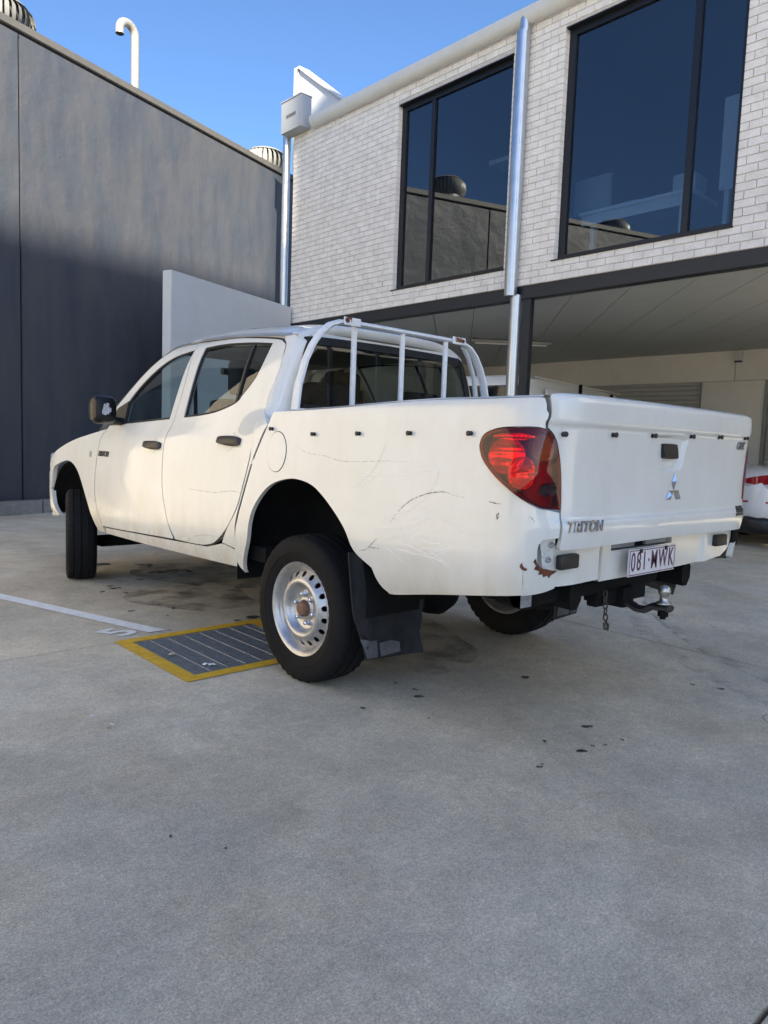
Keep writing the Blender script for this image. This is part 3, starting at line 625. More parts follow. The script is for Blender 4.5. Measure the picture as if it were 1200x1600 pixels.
def ltp(o): o.parent = lt; o.matrix_parent_inverse = Matrix.Translation((-7.9,-5.65,-3.0)); return o
ltp(tube('light_body', [(7.2,6.1,3.0),(8.3,5.2,3.0)], .03, GREYW, None, n=8, square=True, rx=.05)); ltp(tube('light_tube', [(7.25,6.06,2.96),(8.25,5.24,2.96)], .015, mat('tube_white', (.7,.7,.7), .3)))
# things behind the office glass
DESK = mat('pale_desk', (.85,.86,.88), .5); DKG = mat('dark_plastic', (.03,.03,.035), .4)
def T(o, label, cat, group=None): return tag(o, label, cat, group)
dk = empty('desk', (5.6,2.0,3.24)); T(dk, 'pale office desk seen through the right-hand upper window', 'desk')
def DP(o): o.parent = dk; o.matrix_parent_inverse = Matrix.Translation((-5.6,-2.0,-3.24)); return o
DP(box('desk_top', (5.25,1.28,4.02), (5.95,2.70,4.06), DESK)); DP(box('modesty_panel', (5.27,1.30,3.90), (5.29,2.68,4.02), DESK))
for y in (1.36, 2.50): DP(box('desk_leg', (5.30,y,3.24), (5.36,y+.06,4.02), DESK))
sn2 = T(box('desk_screen', (5.35,2.35,4.063), (5.40,2.85,4.50), mat('screen_board', (.35,.37,.40), .8)), 'dark upright board standing on the desk behind the right-hand window', 'screen')
pr_ = T(prism('printer', [(0,0),(.32,0),(.32,.26),(0,.26)], 0, .22, mat('printer_white', (.65,.66,.68), .5), None, .02, loc=(5.36,1.30,4.062)), 'white printer on the desk near the window mullion', 'printer')
T(box('folder', (5.30,1.95,4.063), (5.52,2.30,4.085), DESK), 'flat papers lying on the desk at the window', 'papers')
wb = empty('whiteboard', (6.1,.9,3.24)); T(wb, 'large white panel on legs behind the narrow right window pane', 'whiteboard')
o = box('board', (5.45,.40,4.02), (5.49,1.06,5.0), mat('board_white', (.85,.86,.88), .4)); o.parent = wb; o.matrix_parent_inverse = Matrix.Translation((-6.1,-.9,-3.24))
for y in (.5, .95):
    o = box('board_leg', (5.46,y,3.24), (5.50,y+.05,4.03), DESK); o.parent = wb; o.matrix_parent_inverse = Matrix.Translation((-6.1,-.9,-3.24))
cl = T(box('ceiling_light', (6.4,3.75,5.55), (6.75,5.2,5.62), mat('light_white', (.85,.85,.85), .4), None, .01), 'long white pendant light inside the left upper window', 'light fitting')
# ================================================================== rooftop things behind the warehouse wall
WHT = mat('weathered_zinc', (.28,.28,.265), .42, metal=.25, var=.15, vscale=20)
goose = empty('vent_pipe', W(2.95,.85,6.0)); tag(goose, 'white gooseneck vent pipe rising above the slate-grey wall', 'vent pipe')
gx = Vector(W(2.95,.85,0)); hd_ = -wd
pts = [gx+Vector((0,0,z)) for z in (5.9,6.6,7.0,7.46)]+[gx+hd_*(.155*(1-math.cos(t)))+Vector((0,0,7.46+.145*math.sin(t))) for t in np.linspace(.25, math.pi, 12)]+[gx+hd_*.31+Vector((0,0,7.38))]
o = tube('pipe_body', pts, .066, WHT, None, n=20, cap=False); o.parent = goose; o.matrix_parent_inverse = Matrix.Translation(-Vector(goose.location))
o = tube('pipe_mouth', [gx+hd_*.31+Vector((0,0,7.39)), gx+hd_*.31+Vector((0,0,7.372))], .055, mat('joint_black', (.012,.013,.016), .8)); o.parent = goose; o.matrix_parent_inverse = Matrix.Translation(-Vector(goose.location))
def ventilator(t, d, zc, r, label):
    p = Vector(W(t, d, 0)); v = empty('roof_ventilator', (p.x, p.y, 5.9)); tag(v, label, 'roof ventilator', 'spinning roof ventilators')
    def X(o): o.parent = v; return o
    X(tube('throat', [(0,0,0),(0,0,zc-5.9-r*.42)], r*.72, WHT, None, n=28))
    n = 28; V = []; F = []
    for k in range(n):
        a0 = 2*math.pi*k/n; V_ = []
        for i, (q, z) in enumerate(((.80,-.42),(.97,-.2),(1.0,.0),(.95,.22),(.74,.44))):
            for da, dr in ((0,0),(.155,-.07)): V.append((r*(q+dr)*math.cos(a0+da), r*(q+dr)*math.sin(a0+da), zc-5.9+r*z))
        b_ = k*10
        for i in range(4): F.append((b_+2*i, b_+2*i+1, b_+2*i+3, b_+2*i+2))
    X(mesh('vanes', V, F, WHT))
    V, F = lathe_vf([(.42,.78),(.50,.70),(.57,.45),(.60,.0)], 28); X(mesh('cap', [(y*r, z*r, zc-5.9+a*r) for a, y, z in V], F, WHT))
    X(tube('inner_shaft', [(0,0,zc-5.9-r*.42),(0,0,zc-5.9+r*.43)], r*.55, mat('vent_dark', (.05,.05,.05), .7), None, n=20))
ventilator(.95, 1.25, 6.84, .42, 'round finned roof ventilator at the top left corner above the dark wall')
ventilator(7.1, 1.5, 6.98, .50, 'finned roof ventilator peeking over the wall beside the brick building')
ventilator(-4.4, 2.0, 6.9, .45, 'finned roof ventilator reflected in the left upper window')
# ================================================================== unseen blocks: one throws the shade over the yard, one is added to bounce sunlight
OFF = mat('office_block_grey', (.62,.62,.60), .8, var=.1, vscale=.5)
def far_block(name, pts, h, m, label):
    bm = bmesh.new(); vs = [bm.verts.new((x, y, -.1)) for x, y in pts]; f = bm.faces.new(vs); e = bmesh.ops.extrude_face_region(bm, geom=[f])
    for v in e['geom']:
        if isinstance(v, bmesh.types.BMVert): v.co.z = h
    o = bmobj(name, bm, m); tag(o, label, 'building'); return o
# ================================================================== the pickup
def paint():
    m = bpy.data.materials.new('white_paint'); m.use_nodes = True; nt = m.node_tree; b = nt.nodes['Principled BSDF']; L = nt.links.new
    g = nt.nodes.new('ShaderNodeNewGeometry').outputs['Position']
    def noise(sc, det=6, scale=(1,1,1)):
        mp = nt.nodes.new('ShaderNodeMapping'); mp.inputs['Scale'].default_value = scale; L(g, mp.inputs[0])
        n = nt.nodes.new('ShaderNodeTexNoise'); n.inputs['Scale'].default_value = sc; n.inputs['Detail'].default_value = det; n.inputs['Roughness'].default_value = .65; L(mp.outputs[0], n.inputs['Vector']); return n.outputs['Fac']
    def rng(x, a, b_, c, d):
        r = nt.nodes.new('ShaderNodeMapRange'); r.inputs[1].default_value = a; r.inputs[2].default_value = b_; r.inputs[3].default_value = c; r.inputs[4].default_value = d; L(x, r.inputs[0]); return r.outputs[0]
    def math_(op, x, y):
        n = nt.nodes.new('ShaderNodeMath'); n.operation = op; n.use_clamp = True
        for i, v in enumerate((x, y)):
            if hasattr(v, 'is_linked'): L(v, n.inputs[i])
            else: n.inputs[i].default_value = v
        return n.outputs[0]
    def mix(f, a, b_):
        n = nt.nodes.new('ShaderNodeMix'); n.data_type = 'RGBA'; L(f, n.inputs[0])
        for i, v in ((6, a), (7, b_)):
            if hasattr(v, 'is_linked'): L(v, n.inputs[i])
            else: n.inputs[i].default_value = (*v, 1)
        return n.outputs[2]
    z = nt.nodes.new('ShaderNodeSeparateXYZ'); L(g, z.inputs[0])
    low = math_('MULTIPLY', rng(z.outputs['Z'], .80, .45, 0., 1.), rng(noise(7, 7, (1,1,.35)), .36, .66, .1, 1.))
    streak = math_('MULTIPLY', rng(noise(16, 5, (1,1,.07)), .50, .72, 0., .55), rng(noise(3), .4, .6, .2, 1.))
    blot = rng(noise(2.6, 8), .38, .66, 0., .75)
    col = mix(blot, (.75,.75,.71), (.665,.665,.61)); col = mix(streak, col, (.66,.64,.575)); col = mix(low, col, (.56,.50,.385))
    fine = rng(noise(90, 4), .60, .72, 0., .35); col = mix(fine, col, (.60,.59,.55))
    L(col, b.inputs['Base Color']); b.inputs['Roughness'].default_value = .4; b.inputs['Coat Weight'].default_value = 1.
    L(math_('ADD', rng(noise(3.5, 6), .35, .65, .02, .14), math_('MULTIPLY', low, .4)), b.inputs['Coat Roughness'])
    bp = nt.nodes.new('ShaderNodeBump'); bp.inputs['Strength'].default_value = .25; bp.inputs['Distance'].default_value = .010; L(noise(3.0, 2), bp.inputs['Height']); L(bp.outputs[0], b.inputs['Coat Normal']); L(bp.outputs[0], b.inputs['Normal'])
    MATS['white_paint'] = m; return m
WHITE = paint()
WHITE2 = mat('white_frame_paint', (.74,.76,.77), .45, var=.10, vscale=30)
BLACKP = mat('black_plastic', (.012,.012,.013), .42)
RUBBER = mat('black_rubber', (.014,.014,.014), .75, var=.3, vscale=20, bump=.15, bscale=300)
FLAP = mat('mud_flap_rubber', (.018,.019,.021), .75, spec=.3, var=.45, vscale=9, bump=.2, bscale=120)
UNDER = mat('underbody_black', (.007,.007,.0075), .85, spec=.2, var=.3, vscale=12)
STEEL = mat('wheel_silver', (.50,.50,.50), .38, metal=.75, var=.18, vscale=25, rvar=.08)
CHROME = mat('chrome', (.65,.65,.66), .12, metal=1.)
RUST = mat('rust', (.16,.05,.022), .85, var=.6, vscale=60, bump=.4, bscale=250)
HUBRUST = mat('rusty_brown_cap', (.20,.11,.075), .7, var=.35, vscale=70)
CGLASS = glass('car_glass', (.66,.74,.74), 1.48)
RGLASS = glass('car_rear_glass', (.42,.48,.50), 1.5)
SEAT = mat('dark_grey_fabric', (.02,.021,.023), .9)
INNER = mat('bed_inner_paint', (.62,.62,.60), .5, var=.2, vscale=6)
truck = empty('pickup_truck')
tag(truck, 'old white dual-cab pickup with headboard frame parked over the yellow drain grate', 'pickup truck')
def fS(kind): return lambda u, v, off: S(u, v, kind, off)
def sp(*lists):
    o = []
    for L in lists: o += [tuple(p) for p in L]
    return o
def both(name, outline, kind, m, **k):
    r = []
    for mir in (False, True): r.append(surf_panel(name, outline, fS(kind), m, k.get('parent') or truck, holes=k.get('holes', ()), grid=k.get('grid', .035), depth=k.get('depth', .02), off=k.get('off', 0), mirror=mir))
    return r
D = OUT
# --- doors
dt = D['dtop']; split = (3.64, 1.704)
fd = sp(D['fdfront'][:-1], [(4.40,.482),(3.36,.522)], D['bgap'][::-1][1:-1], [(3.53,1.45), split], [p for p in dt[::-1] if p[0] > 3.7], [(4.47,1.24)])
rd = sp([(3.345,.522)], D['bgap'][::-1][1:-1], [(3.53,1.45), split], [p for p in dt if p[0] < 3.62], D['rdrear'][1:-1])
fdh = smooth_poly(D['fdwin'], 50); rdh = smooth_poly(D['rdwin'], 40)
fdo = offset_poly(smooth_poly(fd, 45), -.0036); rdo = offset_poly(smooth_poly(rd, 45), -.0036)
front_doors = both('front_door', fdo, 'cab', WHITE, holes=[fdh], depth=.03)
rear_doors = both('rear_door', rdo, 'cab', WHITE, holes=[rdh], depth=.03)
def window_set(doors, hole):
    for i, d in enumerate(doors):
        surf_panel('window_glass', offset_poly(hole, .004), fS('cab'), CGLASS, d, grid=.06, depth=.003, off=-.016, mirror=bool(i))
        surf_panel('window_seal', offset_poly(hole, .003), fS('cab'), RUBBER, d, holes=[offset_poly(hole, -.013)], grid=.03, depth=.012, off=-.005, mirror=bool(i))
window_set(front_doors, fdh); window_set(rear_doors, rdh)
for i, d in enumerate(rear_doors):
    (s0, z0), (s1, z1) = D['bar']
    surf_panel('window_divider', [(s0-.009,z0+.02),(s0+.009,z0+.02),(s1+.009,z1-.02),(s1-.009,z1-.02)], fS('cab'), BLACKP, d, grid=.03, depth=.012, off=-.006, mirror=bool(i))
def door_handle(d, s, z, mir):
    L = .120
    o = []
    for a in np.linspace(0, 2*math.pi, 28, endpoint=False):
        c, q = math.cos(a), math.sin(a); r = (abs(c)**3+abs(q)**3)**(-1/3); o.append((s+L*c*r, z+(.024+.006*(-c))*q*r+.004*c))
    f0 = lambda u, v, off: S(u, v, 'cab', off+.030*np.clip(1-((u-s)/L)**2, 0, 1)**.5*np.clip(1-((v-z)/.034)**2, 0, 1)**.5)
    surf_panel('door_handle', o, f0, BLACKP, d, grid=.012, depth=.012, off=.004, mirror=mir)
    ring = [(s-.008+.045*math.cos(a), z-.005+.050*math.sin(a)) for a in np.linspace(0, 2*math.pi, 24, endpoint=False)]
    cup = lambda u, v, off: S(u, v, 'cab', off-.016*np.clip(1-(((u-s+.008)/.045)**2+((v-z+.005)/.050)**2), 0, 1))
    surf_panel('handle_cup', ring, cup, WHITE, d, grid=.012, depth=.002, off=.0012, mirror=mir)
for i in (0, 1):
    door_handle(front_doors[i], *D['door_items'][0], bool(i)); door_handle(rear_doors[i], *D['door_items'][1], bool(i))
# dark strips standing in for the shade inside the shut lines
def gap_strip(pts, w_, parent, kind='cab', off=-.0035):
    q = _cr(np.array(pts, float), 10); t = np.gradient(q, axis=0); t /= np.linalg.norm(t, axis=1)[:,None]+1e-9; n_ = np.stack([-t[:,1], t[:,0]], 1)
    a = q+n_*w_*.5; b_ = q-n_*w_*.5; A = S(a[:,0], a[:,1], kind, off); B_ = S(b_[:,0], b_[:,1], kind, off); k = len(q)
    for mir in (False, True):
        V_ = np.concatenate([A, B_])*([-1,1,1] if mir else [1,1,1]); mesh('gap_shade', V_, [(i, i+1, k+i+1, k+i) for i in range(k-1)], RUBBER, parent[1 if mir else 0])
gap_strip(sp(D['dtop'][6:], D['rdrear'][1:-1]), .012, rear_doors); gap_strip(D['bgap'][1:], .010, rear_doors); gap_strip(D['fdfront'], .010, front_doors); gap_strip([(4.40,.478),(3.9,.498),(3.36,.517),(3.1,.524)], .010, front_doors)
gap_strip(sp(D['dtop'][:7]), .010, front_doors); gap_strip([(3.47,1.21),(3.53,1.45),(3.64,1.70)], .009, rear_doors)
# lettering on the front door
DARKBADGE = mat('dark_badge', (.03,.03,.032), .35)
def surf_text(name, s, sc, zc, size, kind, m, parent, off=.002, shear=0., thick=.0, mirror=False, spacing=1., bold=0., wide=1.):
    V, F = text_vf(s, size, shear, thick, spacing, bold); sg = 1 if mirror else -1
    # left flank is read from the rear (left) towards the nose (right is towards -s): text runs along -s
    P = S(sc-V[:,0]*wide if kind != 'flank' else sc-V[:,0]*wide, zc+V[:,1], 'cab' if kind == 'flank' else kind, off+V[:,2])
    me_o = mesh(name, P, F, m, parent, smooth=False); return me_o
surf_text('badge', 'TRITON', D['door_items'][2][0]-.0, D['door_items'][2][1], .05, 'flank', DARKBADGE, front_doors[0], off=.003, shear=.25, thick=.002, bold=.0012)
# --- cab corner (C pillar) and sill
cab_h = lambda z: -S(np.full_like(np.asarray(z,float), s_of_y(.40)), z, 'cab')[...,0]
YB = lambda z: .325+.02*(np.asarray(z,float)-1.25)+.35*np.clip(np.asarray(z,float)-1.62, 0, 1)
RB = .09
sB = float(s_of_y(.43))
def cabedge(z): return float(s_of_y(float(YB(z))+RB-.003))
cc = sp(D['rdrear'][:-2][::-1][1:], [], )
rr = [p for p in D['rdrear'] if p[1] > .60]
bg = D['bedgap']
pill = [(cabedge(z), z) for z in (1.27,1.36,1.45,1.54,1.62,1.66)]
ccp = sp([(p[0]-.0055, p[1]) for p in rr[::-1]], [(2.605,1.640),(2.62,1.662)], pill[::-1], [(p[0]+.014, p[1]) for p in D['bedgapB'][1:6]], [(2.668,.56)], [(2.80,.575)])
both('cab_corner_panel', smooth_poly(ccp, 50), 'cab', WHITE, depth=.02)
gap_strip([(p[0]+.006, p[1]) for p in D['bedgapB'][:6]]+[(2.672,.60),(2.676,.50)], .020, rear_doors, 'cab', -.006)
silp = sp([(4.40,.476),(3.36,.514),(2.97,.530),(2.84,.560),(2.80,.57),(2.672,.553)], [(2.675,.482)], D['sillbot'][::-1])
both('sill_panel', resample(np.array(silp), .05), 'cab', WHITE, depth=.06, grid=.025)
# --- back of the cab with its window
def fback(u, v, off):
    h = cab_h(v); a = np.abs(u); sg = np.sign(u); yb = YB(v); st = h-RB
    th = np.clip((a-st)/RB, 0, math.pi/2); flat = a < st
    x = np.where(flat, a, st+(RB+off)*np.sin(th)); y = np.where(flat, yb-off, yb+RB-(RB+off)*np.cos(th))
    crown = .02*np.clip(a/np.maximum(st, .1), 0, 1)**2*0
    return np.stack([sg*x, y+crown, np.asarray(v,float)], -1)
def bw_out(z): return float(cab_h(z))-RB+RB*math.pi/2-.004
zs = [1.0,1.1,1.2,1.3,1.4,1.5,1.6,1.68]
bo = [(-bw_out(z), z) for z in zs]+[(bw_out(z), z) for z in zs[::-1]]
rw = [(-.655,1.30),(-.60,1.275),(0,1.27),(.60,1.275),(.655,1.30),(.668,1.36),(.625,1.52),(.585,1.625),(.54,1.652),(0,1.662),(-.54,1.652),(-.585,1.625),(-.625,1.52),(-.668,1.36)]
rwo = smooth_poly(rw, 75)
back = surf_panel('cab_back_panel', np.array(bo), fback, WHITE, truck, holes=[rwo], grid=.04, depth=.02)
surf_panel('rear_window_glass', offset_poly(rwo, .004), fback, RGLASS, back, grid=.06, depth=.003, off=-.006)
surf_panel('window_seal', offset_poly(rwo, .006), fback, RUBBER, back, holes=[offset_poly(rwo, -.035)], grid=.03, depth=.008, off=.003)
# --- roof
_dt = np.array(sorted(D['dtop'])); 
def roof_edge(y):
    s = s_of_y(y); z = np.interp(s, np.concatenate([[s_of_y(.30)], _dt[:,0]]), np.concatenate([[1.655], np.maximum(_dt[:,1], 0)])) if False else np.interp(y, [.38,.50,.56,.86,1.12,1.50,1.68,1.86],[1.662,1.660,1.668,1.692,1.708,1.719,1.706,1.676])
    P = S(s, z, 'cab'); return P
def roof_c(y): return np.interp(y, [.36,.45,.6,.9,1.2,1.5,1.7,1.9], [1.728,1.748,1.768,1.79,1.808,1.812,1.80,1.77])
YR = np.linspace(.392, 1.86, 40); UR = np.linspace(-1, 1, 33)
V = []; 
for y in YR:
    e = roof_edge(y); zc = roof_c(y)
    for u in UR:
        fr = .10*(1-abs(u)**2)*np.clip((y-1.4)/.46, 0, 1)**2 - .05*(1-abs(u)**2.5)*np.clip((.7-y)/.31, 0, 1)
        V.append((u*(-e[0]), y+fr, e[2]+.004+(zc-e[2])*(1-abs(u)**4.5)))
nU = len(UR); F = [(i*nU+j, i*nU+j+1, (i+1)*nU+j+1, (i+1)*nU+j) for i in range(len(YR)-1) for j in range(nU-1)]
# rolled rear lip
b = len(V); lipz = .030
for k, (dy, dz) in enumerate([(-.012,-.006),(-.016,-.018),(-.008,-.045),(.02,-.052)]):
    for j in range(nU): x, y, z = V[j]; V.append((x, y+dy, z+dz))
for k in range(4):
    for j in range(nU-1):
        p0 = (j if k == 0 else b+(k-1)*nU+j); F.append((b+k*nU+j, b+k*nU+j+1, p0+1, p0))
# drip sides tucked behind the door frames
b2_ = len(V)
for j_ in (0, nU-1):
    sg_ = -1 if j_ == 0 else 1
    for i in range(len(YR)):
        x, y, z = V[i*nU+j_]; V.append((x-sg_*.006, y, z-.012)); V.append((x-sg_*.03, y, z-.05))
    o_ = b2_+(0 if j_ == 0 else 2*len(YR))
    for i in range(len(YR)-1):
        a_, c_ = i*nU+j_, (i+1)*nU+j_
        for f_ in ((a_, c_, o_+2*i+2, o_+2*i), (o_+2*i, o_+2*i+2, o_+2*i+3, o_+2*i+1)): F.append(f_ if j_ else f_[::-1])
roof = mesh('roof', V, F, WHITE, truck)
# --- A pillars and windscreen
def pillar_pts(sg):
    o = []
    for (y, z) in [(1.845,1.679),(2.015,1.57),(2.18,1.43),(2.31,1.312),(2.40,1.20),(2.46,1.12)]:
        P = S(s_of_y(y), z, 'cab'); o.append((sg*-P[0], P[1], P[2]))
    return o
def ap_strip(sg):
    A = pillar_pts(sg); V = []; F = []
    for (x, y, z) in A:
        for dx, dy, dz in ((0,.004,.006),(-.02*sg,.02,.016),(-.055*sg,.045,.02),(-.075*sg,.05,.005)): V.append((x+dx, y+dy, z+dz))
    n = 4
    for i in range(len(A)-1):
        for j in range(n-1):
            f = (i*n+j, (i+1)*n+j, (i+1)*n+j+1, i*n+j+1); F.append(f if sg < 0 else f[::-1])
    return mesh('windscreen_pillar', V, F, WHITE, truck)
for sg in (-1, 1): ap_strip(sg)
V = []; F = []
L = pillar_pts(-1); nn = 13
for (x, y, z) in L:
    for u in np.linspace(-1, 1, nn): V.append((u*(-x-.06), y+.04+.16*(1-u*u), z+.012))
for i in range(len(L)-1):
    for j in range(nn-1): F.append((i*nn+j, i*nn+j+1, (i+1)*nn+j+1, (i+1)*nn+j))
mesh('windscreen', V, F, CGLASS, truck)
# --- front wings, bonnet, nose
fa = D['farch']
wing_top = [(4.50,1.150),(4.60,1.135),(4.80,1.105),(5.0,1.072),(5.2,1.028),(5.4,.972),(5.52,.925)]
fdf = [(p[0]+.0055, p[1]) for p in D['fdfront'][:-1]]
wing = sp([(4.47,1.155)], [p for p in fdf[1:]], [(4.42,.44)], [(4.545,.436)], fa[::-1][1:-2], [(5.56,.80),(5.60,.86)], wing_top[::-1])
both('front_wing', smooth_poly(wing, 48), 'cab', WHITE, depth=.03)
nose = sp(fa[:3], [(5.50,.74),(5.56,.79),(5.66,.80)], [(5.95,.80),(6.30,.80)], [(6.30,.44),(5.9,.44),(5.6,.445),(5.45,.46)])
both('front_bumper', resample(np.array(nose), .05), 'cab', WHITE, depth=.03)
both('headlight', smooth_poly([(5.58,.80),(5.72,.81),(6.0,.80),(6.02,.90),(5.8,.95),(5.62,.93)], 50), 'cab', mat('headlight_lens', (.6,.62,.65), .08), depth=.02, off=-.004)
both('grille', resample(np.array([(6.03,.80),(6.33,.80),(6.33,.94),(6.04,.92)]), .05), 'cab', BLACKP, depth=.02, off=-.01)
V = []; F = []
YH = np.linspace(2.38, 3.62, 26); nH = 25
for y in YH:
    s = float(s_of_y(min(y, 3.45))); zt = float(np.interp(s, [p[0] for p in wing_top], [p[1] for p in wing_top])) if y < 3.45 else .925-(y-3.45)*.25
    P = S(s, zt, 'cab'); hw = -P[0]-.002 if y < 3.45 else -P[0]-(y-3.45)**1.3*1.1
    for u in np.linspace(-1, 1, nH):
        bul = .075*(1-abs(u)**3.2)+.010*math.exp(-((abs(u)-.5)/.12)**2)
        V.append((u*hw, y+.10*(1-u*u)*max(0, (y-3.2)/.42), zt+.001+bul))
for i in range(len(YH)-1):
    for j in range(nH-1): F.append((i*nH+j, i*nH+j+1, (i+1)*nH+j+1, (i+1)*nH+j))
mesh('bonnet', V, F, WHITE, truck)
prism('cowl', [(-.80,2.30),(.80,2.30),(.80,2.50),(-.80,2.50)], 1.02, 1.125, BLACKP, truck, .01)
ind = [(D['door_items'][3][0]+.017*math.cos(a), D['door_items'][3][1]+.022*math.sin(a)) for a in np.linspace(0, 2*math.pi, 18, endpoint=False)]
both('side_indicator', ind, 'cab', mat('smoky_lens', (.32,.31,.27), .3), off=.004, grid=.012, depth=.006)
# --- tray sides
lampc = [p for p in D['lamp']]
lamp_lower = [lampc[i] for i in (14,15,16,17,18,19,20,21,0,1,2,3,4,5,6,7)]
tg = D['tgap']
btop = D['bedtop']
bed = sp(D['bedgapB'][:6], [(2.672,.60),(2.676,.50),(2.662,.462),(2.635,.442)], [(p[0]+.018,p[1]) for p in D['arch'][1:1]], D['arch'], D['bedbot'][2:],
         [(.875,.624),(.80,.636),(.731,.650),(.733,.690),(.752,.716),(.815,.726),(.826,.752),(.826,.800),(.812,.822),(.752,.829),(.7515,.870),(.751,.917)],
         lamp_lower[1:], [(.8225,1.196)], tg[::-1][1:], [(.823,1.275),(.83,1.297)], btop[::-1][:-1])
bsm = smooth_poly(bed, 40); bsm = offset_poly(bsm, -.0025)
lsm = smooth_poly(lampc, 60)
bed_sides = both('tray_side', bsm, 'bed', WHITE, depth=.022, grid=.018)
fu = D['fuel']; fc = (np.mean([p[0] for p in fu]), np.mean([p[1] for p in fu]))
fl = [(fc[0]+.078*math.cos(a), fc[1]+.094*math.sin(a)) for a in np.linspace(0, 2*math.pi, 40, endpoint=False)]
cap = surf_panel('fuel_flap', fl, fS('bed'), WHITE, bed_sides[0], grid=.02, depth=.004, off=.003)
surf_panel('flap_gap', [(fc[0]+.081*math.cos(a), fc[1]+.097*math.sin(a)) for a in np.linspace(0, 2*math.pi, 40, endpoint=False)], fS('bed'), UNDER, bed_sides[0], holes=[np.array([(fc[0]+.0775*math.cos(a), fc[1]+.0935*math.sin(a)) for a in np.linspace(0, 2*math.pi, 40, endpoint=False)])], grid=.02, depth=.001, off=.0012)
def knob(P, N, parent, name='tonneau_button'):
    V, F = lathe_vf([(0,.0),(0,.009),(.005,.008),(.007,.005),(.011,.005),(.013,.0095),(.018,.0095),(.020,.006),(.020,0)], 14)
    q = Vector((1,0,0)).rotation_difference(Vector(N)); P = Vector(P)
    return mesh(name, [P+q@Vector(v) for v in V], F, BLACKP, parent, angle=40)
def skin_frame(s, z, kind):
    P = S(s, z, kind); N = S(s, z, kind, .01)-P; return P, N/np.linalg.norm(N)
for s, z in D['hooks']:
    P, N = skin_frame(s, z, 'bed'); knob(P, N, bed_sides[0]); knob(P*[-1,1,1], N*[-1,1,1], bed_sides[1])
# tail lamps: tinted lens over a dark housing with bowls
LENS = glass('red_lens', (.95,.03,.04), 1.45, .02); AMB = glass('amber_lens', (.85,.42,.06), 1.5, .02); CLR = glass('smoked_lens', (.45,.47,.5), 1.5, .02)
REFL = mat('lamp_reflector', (.92,.90,.90), .2, metal=.75); HOUS = mat('lamp_housing', (.30,.22,.22), .5); DKRED = mat('dark_red_trim', (.05,.004,.006), .3)
for mir in (False, True):
    lo = offset_poly(lsm, -.002); ins = offset_poly(lsm, -.012)
    bul = lambda u, v, off: S(u, v, 'bed', off+.014*np.clip(1-((u-.90)/.17)**2, 0, 1)*np.clip(1-((v-1.07)/.15)**2, 0, 1))
    ind_o = np.array([(.878,1.168),(.84,1.180),(.806,1.165),(.786,1.13),(.780,1.100),(.83,1.085),(.862,1.078),(.878,1.12)])
    rev_o = np.array([(.838,.975),(.830,1.0),(.806,1.012),(.780,1.003),(.765,.977)])
    lamp = surf_panel('tail_lamp', lo, bul, LENS, truck, holes=[smooth_poly(ind_o, 70), rev_o], grid=.02, depth=.010, off=.004, mirror=mir)
    surf_panel('indicator_lens', smooth_poly(ind_o, 70), bul, AMB, lamp, grid=.02, depth=.004, off=.004, mirror=mir)
    surf_panel('reverse_lens', rev_o, bul, CLR, lamp, grid=.02, depth=.004, off=.004, mirror=mir)
    surf_panel('lens_border', lo, bul, DKRED, lamp, holes=[offset_poly(lsm, -.012)], grid=.02, depth=.012, off=.0015, mirror=mir)
    surf_panel('lamp_housing', lo, fS('bed'), HOUS, lamp, grid=.02, depth=.002, off=-.05, mirror=mir)
    surf_panel('housing_wall', lo, fS('bed'), DKRED, lamp, holes=[offset_poly(lsm, -.003)], grid=.02, depth=.05, off=-.001, mirror=mir)
    AMBB = mat('amber_bowl', (.30,.20,.06), .3); SMB = mat('smoked_bowl', (.10,.11,.12), .25)
    for (cu, cv, ru, rv, dp, mm, ex) in ((.968,1.100,.075,.062,.030,REFL,2),(.905,1.045,.050,.055,.035,REFL,2.6),(.828,1.130,.042,.042,.03,AMBB,3),(.802,.990,.034,.024,.03,SMB,3),(.945,1.166,.085,.012,.010,REFL,2)):
        el = [(cu+ru*math.cos(a)*(abs(math.cos(a))**ex+abs(math.sin(a))**ex)**(-1/ex), cv+rv*math.sin(a)*(abs(math.cos(a))**ex+abs(math.sin(a))**ex)**(-1/ex)) for a in np.linspace(0, 2*math.pi, 30, endpoint=False)]
        bowl = lambda u, v, off, cu=cu, cv=cv, ru=ru, rv=rv, dp=dp: S(u, v, 'bed', off-dp*np.clip(1-((u-cu)/ru)**2-((v-cv)/rv)**2, 0, 1)**.7+.0022*np.abs(np.sin(v*150))+.0010*np.abs(np.sin(u*170)))
        o_ = surf_panel('reflector_bowl', el, bowl, mm, lamp, grid=.009, depth=.006, off=-.012, mirror=mir)
# rails, inner walls and floor of the tray
for sg in (-1, 1):
    V = []; F = []
    ss = np.linspace(.84, 2.37, 40)
    zt = np.interp(ss, [p[0] for p in btop[::-1]], [p[1] for p in btop[::-1]])
    P = S(ss, zt, 'bed', -.003); xs = -P[:,0]
    for i in range(len(ss)):
        x, y, z = xs[i], P[i,1], P[i,2]
        for dx, dz in ((0,0),(-.012,.006),(-.03,.008),(-.055,.004),(-.062,-.02),(-.062,-.30)): V.append((sg*(x+dx) if True else 0, y, z+dz))
    for i in range(len(ss)-1):
        for j in range(5):
            f = (i*6+j, i*6+j+1, (i+1)*6+j+1, (i+1)*6+j); F.append(f if sg < 0 else f[::-1])
    mesh('tray_rail', V, F, WHITE, truck, angle=50)
box('tray_floor', (-.49,-1.28,.84), (.49,.24,.87), INNER, truck)
for sg in (-1, 1): box('tray_floor', (min(sg*.491,sg*.76),-1.28,.84), (max(sg*.491,sg*.76),-.50,.87), INNER, truck)
box('tray_front_wall', (-.765,.235,.975), (.765,.265,1.262), WHITE, truck, .005)
